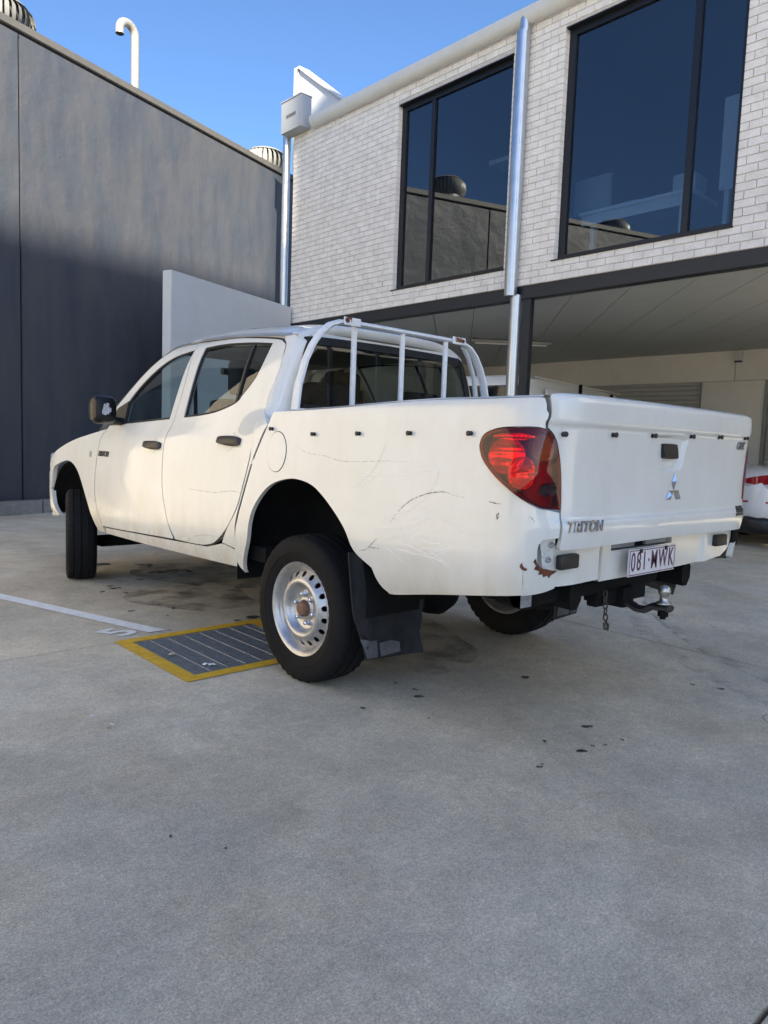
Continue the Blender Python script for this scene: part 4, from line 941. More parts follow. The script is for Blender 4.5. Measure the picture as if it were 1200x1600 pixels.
for sg in (-1, 1): box('wheel_housing', (min(sg*.55,sg*.75),-.45,.975), (max(sg*.55,sg*.75),.45,1.05), INNER, truck, .04)
# --- tailgate
le = [(.815,1.300),(.809,1.262),(.808,1.246),(.810,1.231),(.816,1.215),(.816,1.199),(.797,1.181),(.781,1.155),(.768,1.116),(.758,1.073),(.751,1.026),(.747,.979),(.745,.924),(.744,.838),(.746,.800),(.738,.788)]
tgo = [(.79,1.312),(.60,1.317),(.30,1.319),(0,1.320),(-.30,1.319),(-.60,1.317),(-.79,1.312)][::1]
tgate = sp([(p[0], p[1]) for p in le], [(.55,.790),(0,.796),(-.55,.790)], [(-p[0], p[1]) for p in le[::-1]], tgo[::-1])
tgs = smooth_poly(tgate, 46)
hx, hz = .055, 1.135
pk = smooth_poly([(hx+.165,1.200),(hx-.10,1.200),(hx-.118,1.15),(hx-.098,1.078),(hx-.06,1.058),(hx+.045,1.058),(hx+.10,1.085),(hx+.14,1.15)], 80)
def ftail(u, v, off):
    d = np.full(np.shape(u), 9.)
    for i in range(len(pk)):
        a, b_ = pk[i], pk[(i+1) % len(pk)]; ab = b_-a; t = np.clip(((u-a[0])*ab[0]+(v-a[1])*ab[1])/(ab@ab), 0, 1)
        d = np.minimum(d, np.hypot(u-a[0]-t*ab[0], v-a[1]-t*ab[1]))
    e = np.where(inside(np.stack([u, v], -1), pk), d, 0.)
    return S(u, v, 'tail', off-.017*_sm(0, .017, e))
tailgate = surf_panel('tailgate', tgs, fS('tail'), WHITE, truck, holes=[pk], grid=.018, depth=.02)
surf_panel('handle_surround', offset_poly(pk, .0008), ftail, WHITE, tailgate, grid=.006, depth=.002)
for p in [(.759,1.179),(.497,1.186),(.227,1.192),(-.082,1.199),(-.348,1.205),(-.640,1.209)]:
    P, N = skin_frame(p[0], p[1], 'tail'); knob(P, N, tailgate)
hd = smooth_poly([(hx+.055,1.165),(hx-.045,1.165),(hx-.058,1.155),(hx-.058,1.118),(hx-.045,1.108),(hx+.040,1.108),(hx+.052,1.12),(hx+.06,1.155)], 80)
hfun = lambda u, v, off: S(u, v, 'tail', off+.012*np.clip((1.165-v)/.05, 0, 1))
hndl = surf_panel('tailgate_handle', hd, hfun, BLACKP, tailgate, grid=.012, depth=.02, off=-.010)
surf_panel('handle_pocket', smooth_poly([(hx+.045,1.107),(hx-.045,1.107),(hx-.04,1.078),(hx+.03,1.078)], 80), lambda u, v, off: S(u, v, 'tail', off+.016), mat('pocket_paint', (.74,.73,.69), .45), tailgate, grid=.02, depth=.01, off=-.030)  # pocket floor in one plain off-white
# three-diamond emblem
def emblem(cx, cz, r):
    o = []
    for a in (90, 210, 330):
        d = np.array([math.cos(R(a)), math.sin(R(a))]); n = np.array([-d[1], d[0]]); h = r*.5; wd = r*.29
        tip0 = d*.0; mid = d*h; tip1 = d*r
        c = np.array([0, 0])
        ring = [tip0, mid+n*wd, tip1, mid-n*wd]; V = []; N = 4
        for q in ring: V.append(S(cx-q[0], cz+q[1], 'tail', .002))
        V.append(S(cx-mid[0], cz+mid[1], 'tail', .012))
        P = np.array(V); F = [(i, (i+1) % 4, 4) for i in range(4)]
        o.append(mesh('emblem_diamond', P, F, CHROME, tailgate, smooth=False))
emblem(.011, .982, .072)
BADGEM = mat('badge_chrome', (.34,.34,.35), .28, metal=.9)
surf_text('badge', 'TRITON', .632, .866, .054, 'tail', BADGEM, tailgate, off=.004, shear=.28, thick=.003, bold=.0006, wide=.95, spacing=1.06)
surf_text('badge', 'GLX', -.600, 1.172, .048, 'tail', BADGEM, tailgate, off=.004, shear=.22, thick=.003, bold=.0006)
surf_text('badge', 'Di-D', -.650, .884, .038, 'tail', DARKBADGE, tailgate, off=.0035, shear=.2, thick=.003, bold=.002, wide=1.1)
surf_panel('badge_bar', [(-.605,.868),(-.705,.868),(-.70,.856),(-.60,.856)], fS('tail'), DARKBADGE, tailgate, grid=.02, depth=.003, off=.004)
# --- panel under the tailgate, number plate
def fval(u, v, off):
    a = np.abs(u); y = -1.285+.05*np.clip((a-.45)/.35, 0, 1)**2*0+.02*np.clip(.72-v, 0, 1) ; 
    y = np.where(a > .62, y+(a-.62)**2*1.1, y)
    y = y-.018*(_sm(.40,.44,a))+.0*v
    return np.stack([-u, y-off, np.asarray(v, float)], -1)
va = [(.765,.800),(.755,.655),(.60,.652),(.44,.655),(.40,.640),(0,.640),(-.30,.646),(-.42,.650),(-.60,.664),(-.70,.70),(-.735,.74),(-.74,.80)]
val = surf_panel('rear_valance', resample(np.array(va), .05), fval, WHITE, truck, holes=[np.array([(.33,.782),(-.15,.782),(-.15,.752),(.33,.752)])], grid=.03, depth=.03)
box('slot_back', (-.36,-1.262,.74), (.19,-1.25,.80), UNDER, val)
for x in (-.24,.02): box('plate_lamp', (x-.085,-1.285,.758), (x+.085,-1.268,.778), mat('lamp_grey', (.25,.26,.27), .4), val, .004)
for (x0, x1) in ((-.715,-.605),(.505,.615)):
    box('valance_buffer', (x0,-1.328,.715), (x1,-1.300,.768), BLACKP, val, .010)
PLATE = mat('plate_white', (.70,.68,.69), .4, var=.08, vscale=40); MAROON = mat('plate_maroon', (.10,.035,.075), .5)
pw, ph = .186, .053; px0, pz0 = -.080, .702
plate = box('number_plate', (px0-pw,-1.326,pz0-ph), (px0+pw,-1.321,pz0+ph), PLATE, truck, .0015)
def plate_text(name, s, size, x, z, m, wide=1., bold=.003):
    V, F = text_vf(s, size, 0, .0005, 1.22, bold); P = np.stack([x+V[:,0]*wide, np.full(len(V), -1.3275)-V[:,2], z+V[:,1]], 1); return mesh(name, P, F, m, plate, smooth=False)
plate_text('plate_lettering', '081·MWK', .106, px0, pz0, MAROON, .66, .0002)
def ringrect(x0, x1, z0, z1, w, y, m, parent, name):
    V = [(x0,y,z0),(x1,y,z0),(x1,y,z1),(x0,y,z1),(x0+w,y,z0+w),(x1-w,y,z0+w),(x1-w,y,z1-w),(x0+w,y,z1-w)]; F = [(0,1,5,4),(1,2,6,5),(2,3,7,6),(3,0,4,7)]
    return mesh(name, V, F, m, parent, smooth=False)
ringrect(px0-pw+.004, px0+pw-.004, pz0-ph+.004, pz0+ph-.004, .0035, -1.3275, MAROON, plate, 'plate_border')
for x in (px0-.10, px0+.10): box('plate_bolt', (x-.008,-1.332,pz0+.036), (x+.008,-1.326,pz0+.052), BLACKP, plate, .002)
# torn corner: bracket in the recess where the bumper end is missing
BRK = mat('bracket_paint', (.66,.66,.63), .5, var=.2, vscale=25)
br = surf_panel('bumper_bracket', [(.825,.828),(.755,.828),(.750,.72),(.80,.722)], lambda u, v, off: S(u, v, 'bed', off-.022-.010*np.sin((v-.72)*60)**2*0), BRK, truck, grid=.02, depth=.01)
for s, z in ((.772,.806),(.776,.752),(.800,.772)):
    P, N = skin_frame(s, z, 'bed'); q = Vector((1,0,0)).rotation_difference(Vector(N)); V, F = lathe_vf([(-.0235,.011),(-.018,.0105),(-.0175,.005),(-.0215,.004),(-.0215,0)], 14)
    mesh('bracket_bolt', [Vector(P)+q@Vector(v) for v in V], F, BRK if s > .79 else mat('bolt_steel', (.3,.3,.3), .4, metal=.6), br)
def blob_decal(name, kind, pts, m, parent, off=.0012): return surf_panel(name, smooth_poly(pts, 60, 3), fS(kind), m, parent, grid=.008, depth=.001, off=off)
blob_decal('rust_patch', 'bed', [(.834,.760),(.826,.740),(.81,.727),(.79,.723),(.765,.718),(.734,.715),(.748,.707),(.765,.700),(.772,.690),(.786,.699),(.80,.694),(.806,.705),(.822,.703),(.818,.715),(.838,.722),(.832,.735),(.842,.748)], RUST, bed_sides[0])
blob_decal('rust_patch', 'bed', [(.880,.744),(.875,.730),(.860,.722),(.866,.715),(.880,.719),(.888,.730)], RUST, bed_sides[0])
blob_decal('rust_streak', 'bed', [(.8765,.718),(.8745,.718),(.8740,.650),(.8755,.650)], decal('rust_run', (.42,.27,.16), .6, .8, 60, (.3,.6)), bed_sides[0])
box('bumper_bracket', (.735,-1.30,.70), (.80,-1.20,.84), UNDER, truck, .012)
# --- wheels
TREAD = mat('tyre_rubber', (.008,.008,.0085), .8, var=.35, vscale=14, bump=.2, bscale=260, spec=.25); SIDEW = TREAD
RW = .348
def wheel(cx, cy, cz, sg, steer=0.):
    """sg=-1: outer face looks to -X"""
    def place(V):
        o = []
        c, s = math.cos(steer), math.sin(steer)
        for a, y, z in V:
            x = a*sg; y2 = y
            o.append((cx+x*c-y2*s, cy+x*s+y2*c, cz+z))
        return o
    fl = (lambda F: [f[::-1] for f in F]) if sg < 0 else (lambda F: F)
    # rim shell
    prof = [(-.095,.200),(-.088,.218),(-.080,.205),(-.04,.172),(.03,.172),(.050,.186),(.064,.190),(.072,.203),(.078,.206),(.083,.219),(.088,.2225),(.0905,.2205),(.0875,.2155),(.083,.2035),(.074,.199),(.066,.192),(.052,.189),(.034,.187),(.0,.180)]
    V, F = lathe_vf(prof, 64); w_ = mesh('wheel', place(V), fl(F), STEEL, truck, angle=50)
    # disc with round holes, then the dished centre
    rr0, rr1 = .187, .143
    def fring(u, v, off):
        r = rr0+(rr1-rr0)*v; a = .046+.036*v+off; t = u
        return np.stack([a, r*np.cos(t), r*np.sin(t)], -1)
    nh = 18; Vs = []; Fs = []
    seg = 2*math.pi/nh
    W, T, loops = cdt([(0,0),(seg,0),(seg,1),(0,1)], [np.array([(seg/2+.080*math.cos(a), .54+.30*math.sin(a)) for a in np.linspace(0, 2*math.pi, 16, endpoint=False)])], .09)
    for k in range(nh):
        b = len(Vs); P = fring(W[:,0]+k*seg, W[:,1], 0.); Vs += [tuple(p) for p in P]
        for f in T: Fs.append(tuple(b+i for i in f[::-1]))
        Lp = loops[1]; b2 = len(Vs); A = fring(Lp[:,0]+k*seg, Lp[:,1], 0.); B_ = A-[.006,0,0]; Vs += [tuple(p) for p in A]+[tuple(p) for p in B_]; n = len(Lp)
        for i in range(n): Fs.append((b2+i, b2+(i+1) % n, b2+n+(i+1) % n, b2+n+i))
    bm = bmesh.new(); vs = [bm.verts.new(p) for p in place(Vs)]
    for f in fl(Fs):
        try: bm.faces.new([vs[i] for i in f])
        except ValueError: pass
    bmesh.ops.remove_doubles(bm, verts=bm.verts, dist=.0004); me = bpy.data.meshes.new('wheel_disc'); bm.to_mesh(me); bm.free(); me.materials.append(STEEL); me.polygons.foreach_set('use_smooth', [True]*len(me.polygons)); me.set_sharp_from_angle(angle=R(40)); link('wheel_disc', me, w_)
    V, F = lathe_vf([(.082,.1432),(.087,.136),(.088,.127),(.084,.117),(.068,.107),(.054,.099),(.048,.090),(.046,.05),(.046,0.0)], 48); mesh('wheel_centre', place(V), fl(F), STEEL, w_, angle=60)
    V, F = lathe_vf([(.044,.042),(.056,.040),(.074,.038),(.082,.034),(.087,.024),(.088,.0)], 8); mesh('hub_cap', place(V), fl(F), HUBRUST, w_, smooth=False)
    V, F = lathe_vf([(.045,.060),(.054,.058),(.058,.048),(.058,.040)], 30); mesh('hub_flange', place(V), fl(F), STEEL, w_)
    for k in range(6):
        t = 2*math.pi*(k+.25)/6; V, F = lathe_vf([(.044,.0155),(.052,.0135),(.054,.0105),(.070,.0105),(.074,.007),(.074,0)], 6)
        mesh('wheel_nut', place([(a, y+.0685*math.cos(t), z+.0685*math.sin(t)) for a, y, z in V]), fl(F), CHROME, w_, smooth=False)
    V, F = lathe_vf([(-.02,.165),(-.02,.0)], 32); mesh('brake_drum', place(V), fl(F), UNDER, w_)
    # tyre
    sh = [(-.088,.2215),(-.100,.245),(-.108,.275),(-.106,.305),(-.098,.326),(-.090,.337),(-.082,.3435)]
    tr = [(-.058,.346),(-.056,.339),(-.048,.339),(-.046,.3468),(-.015,.3478),(-.013,.340),(-.004,.340),(-.002,.348),(.002,.348),(.004,.348)]
    P = sh+tr[:4]+[(-.006,.3476),(-.004,.3395),(.004,.3395),(.006,.3476)]+[(-a, r) for a, r in tr[:4][::-1]]+[(-a, r) for a, r in sh[::-1]]
    n = 132; V = []; q = len(P)
    for k in range(n):
        t = 2*math.pi*k/n
        for a, r in P:
            if .076 < abs(a) < .102 and k % 3 == 0: r = r-.0075 if r > .33 else r-.003
            elif .02 < abs(a) < .06 and r > .343 and k % 3 == 1: r = r-.003
            V.append((a, r*math.cos(t), r*math.sin(t)))
    F = [(k*q+i, ((k+1) % n)*q+i, ((k+1) % n)*q+i+1, k*q+i+1) for k in range(n) for i in range(q-1)]
    PP = []
    for (x, y, z), (a, yy, zz) in zip(place(V), V):
        if z < .0015:
            z = .0015
        elif z < .05:
            f = (.05-z)/.05; x += math.copysign(.010*f*f, a)*sg*(1 if abs(a) > .085 else 0)
        PP.append((x, y, z))
    mesh('tyre', PP, fl(F), TREAD, w_, angle=38)
    # bead edge lines on the side wall
    V, F = lathe_vf([(.1045,.262),(.1075,.264),(.1085,.268),(.1075,.272),(.106,.274)], 64); mesh('sidewall_ring', place(V), fl(F), TREAD, w_)
    return w_
wheel(-.755, 0, .343, -1); wheel(.755, 0, .343, 1); wheel(-.755, 3.0, .343, -1, R(-19)); wheel(.755, 3.0, .343, 1, R(-19))
# --- wheel wells, underbody, axle, chassis
def well(cy, sg, r0=.50, zc=.44, x0=.50, x1=.855, ry=1., a0=-6):
    V = []; F = []; n = 24
    for k in range(n+1):
        t = R(a0)+R(180-2*a0)*k/n
        for x in (x0, x1): V.append((sg*x, cy+r0*ry*math.cos(t), zc+r0*math.sin(t)))
    for k in range(n): f = (2*k, 2*k+1, 2*k+3, 2*k+2); F.append(f)
    b = len(V); V.append((sg*x0, cy, zc)); 
    for k in range(n): F.append((b, 2*k, 2*k+2))
    return mesh('wheel_well', V, F, UNDER, truck)
for sg in (-1, 1): well(.03, sg, .512, .45, .5, .852); well(2.96, sg, .465, .44, .5, .835, a0=4)
box('cab_floor', (-.80,.36,.50), (.80,2.45,.58), UNDER, truck, .01)
box('bed_underside', (-.485,-1.24,.76), (.485,.30,.82), UNDER, truck)
for sg in (-1, 1): box('bed_underside', (min(sg*.49,sg*.79),-1.24,.76), (max(sg*.49,sg*.79),-.50,.82), UNDER, truck)
for sg in (-1, 1):
    tube('chassis_rail', [(sg*.45,-1.22,.585),(sg*.45,-.6,.60),(sg*.45,-.1,.70),(sg*.45,.4,.62),(sg*.45,.9,.47),(sg*.43,2.3,.46),(sg*.42,2.8,.55),(sg*.42,3.5,.55)], .06, UNDER, truck, n=8, square=True, rx=.04)
    tube('leaf_spring', [(sg*.55,-.68,.56),(sg*.55,-.35,.47),(sg*.55,0,.43),(sg*.55,.35,.46),(sg*.55,.72,.50)], .022, UNDER, truck, n=8, square=True, rx=.035)
    tube('shock_absorber', [(sg*.42,.05,.28),(sg*.38,.25,.72)], .03, UNDER, truck)
    box('front_lower_arm', (min(sg*.25,sg*.66),2.86,.25), (max(sg*.25,sg*.66),3.14,.31), UNDER, truck, .02)
    tube('torsion_bar', [(sg*.36,2.9,.30),(sg*.38,1.75,.36)], .03, UNDER, truck)
tube('rear_axle', [(-.70,0,.343),(.70,0,.343)], .045, UNDER, truck, n=14)
V, F = lathe_vf([(-.16,.04),(-.13,.09),(-.06,.135),(.02,.15),(.09,.13),(.14,.08),(.16,.04)], 24)
mesh('axle_housing', [(a*.9+.05, y, z+.35) for a, y, z in V], F, UNDER, truck)
tube('drive_shaft', [(.05,.12,.37),(.05,1.6,.45)], .04, UNDER, truck)
tube('exhaust_pipe', [(.32,1.8,.40),(.33,.8,.42),(.40,.45,.47),(.42,.15,.62),(.42,-.4,.62),(.52,-.9,.52),(.60,-1.1,.47)], .028, mat('exhaust_steel', (.06,.055,.05), .6, metal=.4), truck)
box('gearbox', (-.18,1.55,.36), (.20,2.5,.56), UNDER, truck, .05)
box('fuel_tank', (-.42,.55,.40), (-.08,1.45,.55), UNDER, truck, .04)
box('engine_sump', (-.3,2.45,.33), (.3,3.25,.6), UNDER, truck, .05)
tube('crossmember', [(-.45,2.05,.40),(.45,2.05,.40)], .045, UNDER, truck, n=8, square=True)
# spare tyre slung under the tray, seen edge-on
V, F = lathe_vf([(-.09,.20),(-.10,.30),(-.07,.335),(.07,.335),(.10,.30),(.09,.20)], 40)
mesh('spare_tyre', [(z*.98+.02, y-.72, a+.60) for a, y, z in V], F, TREAD, truck)
# --- tow bar
tow = tube('tow_bar', [(-.70,-1.14,.585),(.26,-1.14,.585)], .036, UNDER, truck, n=8, square=True, up=(0,0,1))
box('tow_bar_label', (-.735,-1.182,.560), (-.675,-1.1785,.608), mat('label_grey', (.30,.31,.33), .5, var=.3, vscale=90), tow)
box('tow_bar_plate', (-.70,-1.175,.545), (-.64,-1.10,.62), UNDER, tow, .006)
for xx in (-.45,.20): box('tow_bar_arm', (xx-.03,-1.10,.50), (xx+.03,-.75,.60), UNDER, tow, .008)
box('hitch_receiver', (-.045,-1.19,.475), (.045,-1.00,.56), UNDER, tow, .006)
box('hitch_web', (-.20,-1.16,.49), (.20,-1.11,.60), UNDER, tow, .01)
BALLM = mat('worn_steel', (.52,.50,.46), .28, metal=.9, var=.2, vscale=80)
ton = tube('ball_mount', [(0,-1.05,.505),(0,-1.17,.503),(0,-1.23,.478),(0,-1.265,.478),(0,-1.30,.500),(0,-1.375,.502)], .014, mat('tongue_black', (.02,.02,.022), .5), tow, n=8, square=True, rx=.032)
V, F = lathe_vf([(.515,.0),(.516,.030),(.524,.030),(.526,.018),(.546,.016),(.552,.018),(.560,.0235),(.570,.0255),(.580,.0242),(.589,.019),(.594,.010),(.5955,0)], 28)
mesh('tow_ball', [(y, z-1.345, a) for a, y, z in V], F, BALLM, tow)
V, F = lathe_vf([(.488,.0),(.488,.021),(.466,.021),(.464,.012),(.455,.012),(.455,0)], 6); mesh('ball_nut', [(y, z-1.345, a) for a, y, z in V], F, UNDER, tow, smooth=False)
CHM = mat('chain_steel', (.10,.085,.065), .6, metal=.5, var=.4, vscale=120)
for k in range(5):
    zz = .545-.024*k; pts = []
    for a in np.linspace(0, 2*math.pi, 13):
        q = (.009*math.cos(a), .015*math.sin(a)); pts.append((-.155+(q[0] if k % 2 else 0), -1.17+(0 if k % 2 else q[0])-.002*k, zz+q[1]))
    tube('chain_link', pts, .0032, CHM, tow, n=6, cap=False)
tube('shackle', [(-.155,-1.18,.43),(-.142,-1.185,.415),(-.150,-1.188,.398),(-.168,-1.185,.405),(-.165,-1.18,.428)], .006, CHM, tow, n=8)
# --- mud flaps
def mud_flap(sg, torn):
    V = []; F = []
    L = [(.895,.668),(.885,.60),(.868,.50),(.850,.40),(.848,.31),(.80,.285)]
    # curved rubber: outer edge follows the arch, turned forward at the side
    outl = [(-.892,.668),(-.83,.650),(-.775,.56),(-.70,.495),(-.62,.458),(-.52,.44),(-.525,.30),(-.575,.275),(-.80,.285),(-.848,.36),(-.87,.50)] if True else 0
    fl = lambda u, v, off: np.stack([u*(-sg) if False else -sg*u*1.0, -.455-.05*np.clip((.62-np.abs(u))/.12, 0, 1)**2+.05*_sm(.80,.87,np.abs(u))+.03*np.clip(.4-v, 0, 1)-off, v], -1)
    o = surf_panel('mud_flap', smooth_poly([(-a, b) for a, b in outl] if False else outl, 50), (lambda u, v, off: fl(u, v, off)*[-1,1,1] if False else fl(u, v, off)), FLAP, truck, grid=.03, depth=.008)
    lowm = mat('worn_grey_rubber', (.10,.10,.105), .8, var=.3, vscale=30)
    surf_panel('flap_extension', np.array([(-.838,.345),(-.52,.30),(-.50,.195),(-.60,.185),(-.80,.195)]), lambda u, v, off: fl(u, v, off)+[0,.014,0], FLAP, o, grid=.03, depth=.006)
    surf_panel('flap_worn_patch', np.array([(-.828,.290),(-.745,.280),(-.735,.200),(-.795,.203)]), lambda u, v, off: fl(u, v, off)+[0,.014,0], lowm, o, grid=.03, depth=.001, off=.0015)
    surf_panel('flap_worn_patch', np.array([(-.730,.262),(-.66,.266),(-.61,.250),(-.60,.205),(-.715,.200)]), lambda u, v, off: fl(u, v, off)+[0,.014,0], lowm, o, grid=.03, depth=.001, off=.0015)
mud_flap(1, True); mud_flap(-1, False)
# --- mirrors
def mirror(sg):
    V = []; F = []
    n = 20
    rings = [(-.05,.60),(-.045,.86),(-.02,1.0),(.03,1.02),(.07,.9),(.095,.55),(.10,.1)]
    for dy, k in rings:
        for j in range(n):
            a = 2*math.pi*j/n; c, s = math.cos(a), math.sin(a); q = (abs(c)**4+abs(s)**4)**(-1/4)
            V.append((sg*(.945+.078*c*q*k), 2.075+dy, 1.278+.090*s*q*k))
    m_ = len(rings)
    for i in range(m_-1):
        for j in range(n):
            f = (i*n+j, i*n+(j+1) % n, (i+1)*n+(j+1) % n, (i+1)*n+j); F.append(f if sg > 0 else f[::-1])
    F.append(tuple(range(n))); F.append(tuple((m_-1)*n+j for j in range(n)))
    o = mesh('door_mirror', V, F, mat('gloss_black', (.006,.006,.007), .3, spec=.3), truck, angle=50)
    tube('mirror_arm', [(sg*.80,2.12,1.205),(sg*.86,2.10,1.21),(sg*.90,2.09,1.225)], .028, BLACKP, o)
    # broken glass residue on the back plate
    rg = random.Random(3+sg); pts = []
    for j in range(26):
        a = 2*math.pi*j/26; r = 1+rg.uniform(-.25,.25); pts.append((sg*.945+.026*math.cos(a)*r*(1.0), 1.278+.040*math.sin(a)*r))
    Vp = [(x, 2.024, z) for x, z in pts]; mesh('adhesive_residue', Vp, [tuple(range(26)) if True else 0], mat('residue_white', (.5,.52,.55), .7, var=.6, vscale=90), o, smooth=False)
    P = [S(4.47,1.175,'cab',.002), S(4.235,1.185,'cab',.002), S(4.285,1.30,'cab',.002), S(4.40,1.305,'cab',.002)]
    return o
for sg in (-1, 1): mirror(sg)
both('mirror_sail', np.array([(4.455,1.178),(4.20,1.186),(4.262,1.345),(4.40,1.30)]), 'cab', BLACKP, off=.003, depth=.012, grid=.04)
# --- cabin interior
for (x, y, w_, hh) in ((-.37,1.32,.25,1.02),(.37,1.32,.25,1.02)):
    st_ = box('seat', (x-w_,y-.0,.62), (x+w_,y+.5,.82), SEAT, truck, .05)
    box('seat_back', (x-w_*.95,y-.14,.78), (x+w_*.95,y+.02,1.36), SEAT, st_, .06); box('headrest', (x-.135,y-.14,1.385), (x+.135,y-.03,1.60), SEAT, st_, .05, 4)
rs = box('rear_seat', (-.66,.52,.70), (.66,.98,.86), SEAT, truck, .05); box('seat_back', (-.66,.40,.80), (.66,.53,1.26), SEAT, rs, .05)
for x in (-.36,.36): box('headrest', (x-.14,.42,1.25), (x+.14,.53,1.44), SEAT, rs, .045, 4)
dash = box('dashboard', (-.74,2.0,.85), (.74,2.42,1.14), SEAT, truck, .06)
pts = [(.37+.185*math.cos(a), 1.92+.06*math.sin(a), 1.10+.175*math.sin(a)) for a in np.linspace(0, 2*math.pi, 33)]
tube('steering_wheel', pts, .014, BLACKP, dash, n=8, cap=False)
tube('interior_mirror', [(-.11,2.02,1.60),(.11,2.02,1.60)], .025, BLACKP, truck)
box('headlining', (-.54,.48,1.655), (.54,1.80,1.672), mat('headlining_grey', (.20,.20,.19), .9), truck, .005)
for sg in (-1, 1): tube('seat_belt', [(sg*.66,1.38,1.50),(sg*.655,1.36,.95)], .004, SEAT, truck, n=6, rx=.024)
# --- headboard frame on the tray
Yh = .240
def hoop_pts(y, dz=0., ins=0.):
    P = [(-.725+ins,1.262),(-.708+ins,1.40),(-.672+ins,1.52),(-.632+ins,1.60),(-.584+ins,1.665),(-.530+ins,1.709),(-.47+ins,1.730),(-.40,1.736)]
    P = [(x, z+dz) for x, z in P]; return [(x, y, z) for x, z in P]+[(-x, y, z) for x, z in P[::-1]]
hb = tube('headboard', hoop_pts(Yh), .013, WHITE2, truck, n=8, square=True, rx=.026, up=(1,0,0))
def uy(x): return Yh
for x in (-.365, -.020, .325): tube('upright_bar', [(x,Yh,1.733),(x,Yh,1.24)], .0145, WHITE2, hb, n=8, square=True)
tube('lower_rail', [(-.725,Yh,1.272),(.725,Yh,1.272)], .012, WHITE2, hb, n=8, square=True)
for sg in (-1, 1):
    tube('brace_hoop', [(sg*.700,Yh+.058,1.262),(sg*.680,Yh+.056,1.40),(sg*.640,Yh+.046,1.54),(sg*.57,Yh+.034,1.65),(sg*.50,Yh+.018,1.712)], .010, WHITE2, hb, n=8, square=True, rx=.016)
    pl = box('joint_plate', (sg*.405-.055,Yh-.034,1.717), (sg*.405+.055,Yh-.028,1.757), WHITE2, hb, .002)
    for dx, mm in ((-.03*sg*-1, RUST),): 
        V, F = lathe_vf([(0,.011),(.006,.011),(.008,.007),(.008,0)], 8); xx = sg*.405+(-.035 if sg < 0 else .03); mesh('rusty_bolt', [(xx+y, Yh-.034-a, 1.738+z) for a, y, z in V], F, RUST, hb)
    if sg > 0: box('rust_mark', (.37,Yh-.0346,1.728), (.425,Yh-.0340,1.754), decal('rust_stain', (.20,.07,.03), .95, .9, 90, (.40,.52)), hb)
    else: box('rust_mark', (-.455,Yh-.0346,1.736), (-.41,Yh-.0340,1.757), decal('rust_stain', (.20,.07,.03), .95, .9, 90, (.40,.52)), hb)
# --- scratches and scuffs on the near tray side
def scratch(name, pts, w_, m, off=.0009, kind='bed'):
    P = np.array(pts, float); n = max(2, int(sum(np.linalg.norm(P[i+1]-P[i]) for i in range(len(P)-1))/.012)); q = _cr(P, max(2, n//max(1, len(P)-1)))
    t = np.gradient(q, axis=0); t /= np.linalg.norm(t, axis=1)[:,None]+1e-9; nn_ = np.stack([-t[:,1], t[:,0]], 1)
    tp = np.sin(np.linspace(.12, math.pi-.12, len(q)))**.6
    a = q+nn_*(w_*tp*.5)[:,None]; b_ = q-nn_*(w_*tp*.5)[:,None]
    A = S(a[:,0], a[:,1], kind, off); B_ = S(b_[:,0], b_[:,1], kind, off); k = len(q)
    NA = S(a[:,0], a[:,1], kind, off+.01)-A; NA /= np.linalg.norm(NA, axis=1)[:,None]
    return mesh(name, list(A)+list(B_), [f_ if np.cross((list(A)+list(B_))[f_[1]]-(list(A)+list(B_))[f_[0]], (list(A)+list(B_))[f_[2]]-(list(A)+list(B_))[f_[0]])@NA[i_] > 0 else f_[::-1] for i_, f_ in enumerate([(k+i, k+i+1, i+1, i) for i in range(k-1)])], m, bed_sides[0] if kind == 'bed' else rear_doors[0], True, list(NA)+list(NA))
SCR = decal('scratch_dark', (.16,.16,.155), .7, .7, 130, (.36,.56)); SCL = mat('scratch_pale', (.88,.875,.85), .5, coat=.6); SCG = decal('scratch_grey', (.42,.42,.40), .55, .7, 120, (.4,.6))
_SB = {'d1':[(1.501,0.814),(1.458,0.865),(1.397,0.911),(1.324,0.941),(1.265,0.954),(1.219,0.958),(1.184,0.95)],
 'd2':[(1.683,0.68),(1.638,0.693),(1.609,0.717),(1.574,0.745)],
 'd3':[(1.631,0.704),(1.559,0.704)],
 'g1':[(2.17,1.106),(2.074,1.072),(1.953,1.064),(1.82,1.046),(1.683,1.049),(1.542,1.058),(1.41,1.059)],
 'g2':[(1.184,0.95),(1.118,0.945)],
 'd4':[(1.018,0.94),(0.975,0.935)],
 'p1':[(1.692,0.991),(1.565,1.007),(1.431,1.011),(1.345,1.031),(1.285,1.038),(1.262,1.027),(1.274,0.987),(1.312,0.94),(1.37,0.891),(1.444,0.848)],
 'p2':[(1.733,0.938),(1.648,0.991),(1.584,1.061),(1.553,1.137)],
 'p3':[(1.702,0.93),(1.619,0.983),(1.566,1.024)],
 'p4':[(1.55,0.828),(1.445,0.866),(1.344,0.885),(1.262,0.918)],
 'p5':[(1.562,0.799),(1.443,0.839),(1.319,0.869),(1.249,0.902)],
 'p6':[(1.493,0.778),(1.376,0.792),(1.289,0.793),(1.207,0.785)],
 'p7':[(1.52,0.784),(1.415,0.814),(1.317,0.851),(1.271,0.882)],
 'p8':[(1.451,0.746),(1.348,0.732),(1.286,0.713)],
 'p9':[(1.413,0.778),(1.288,0.766),(1.217,0.766)],
 'p10':[(1.679,1.009),(1.577,0.995),(1.483,1.003)],
 't1':[(1.015,0.94),(0.993,0.936),(0.965,0.936)],
 't2':[(0.974,0.905),(0.978,0.894),(0.981,0.878)],
 't3':[(0.864,0.901),(0.853,0.894),(0.844,0.884)]}
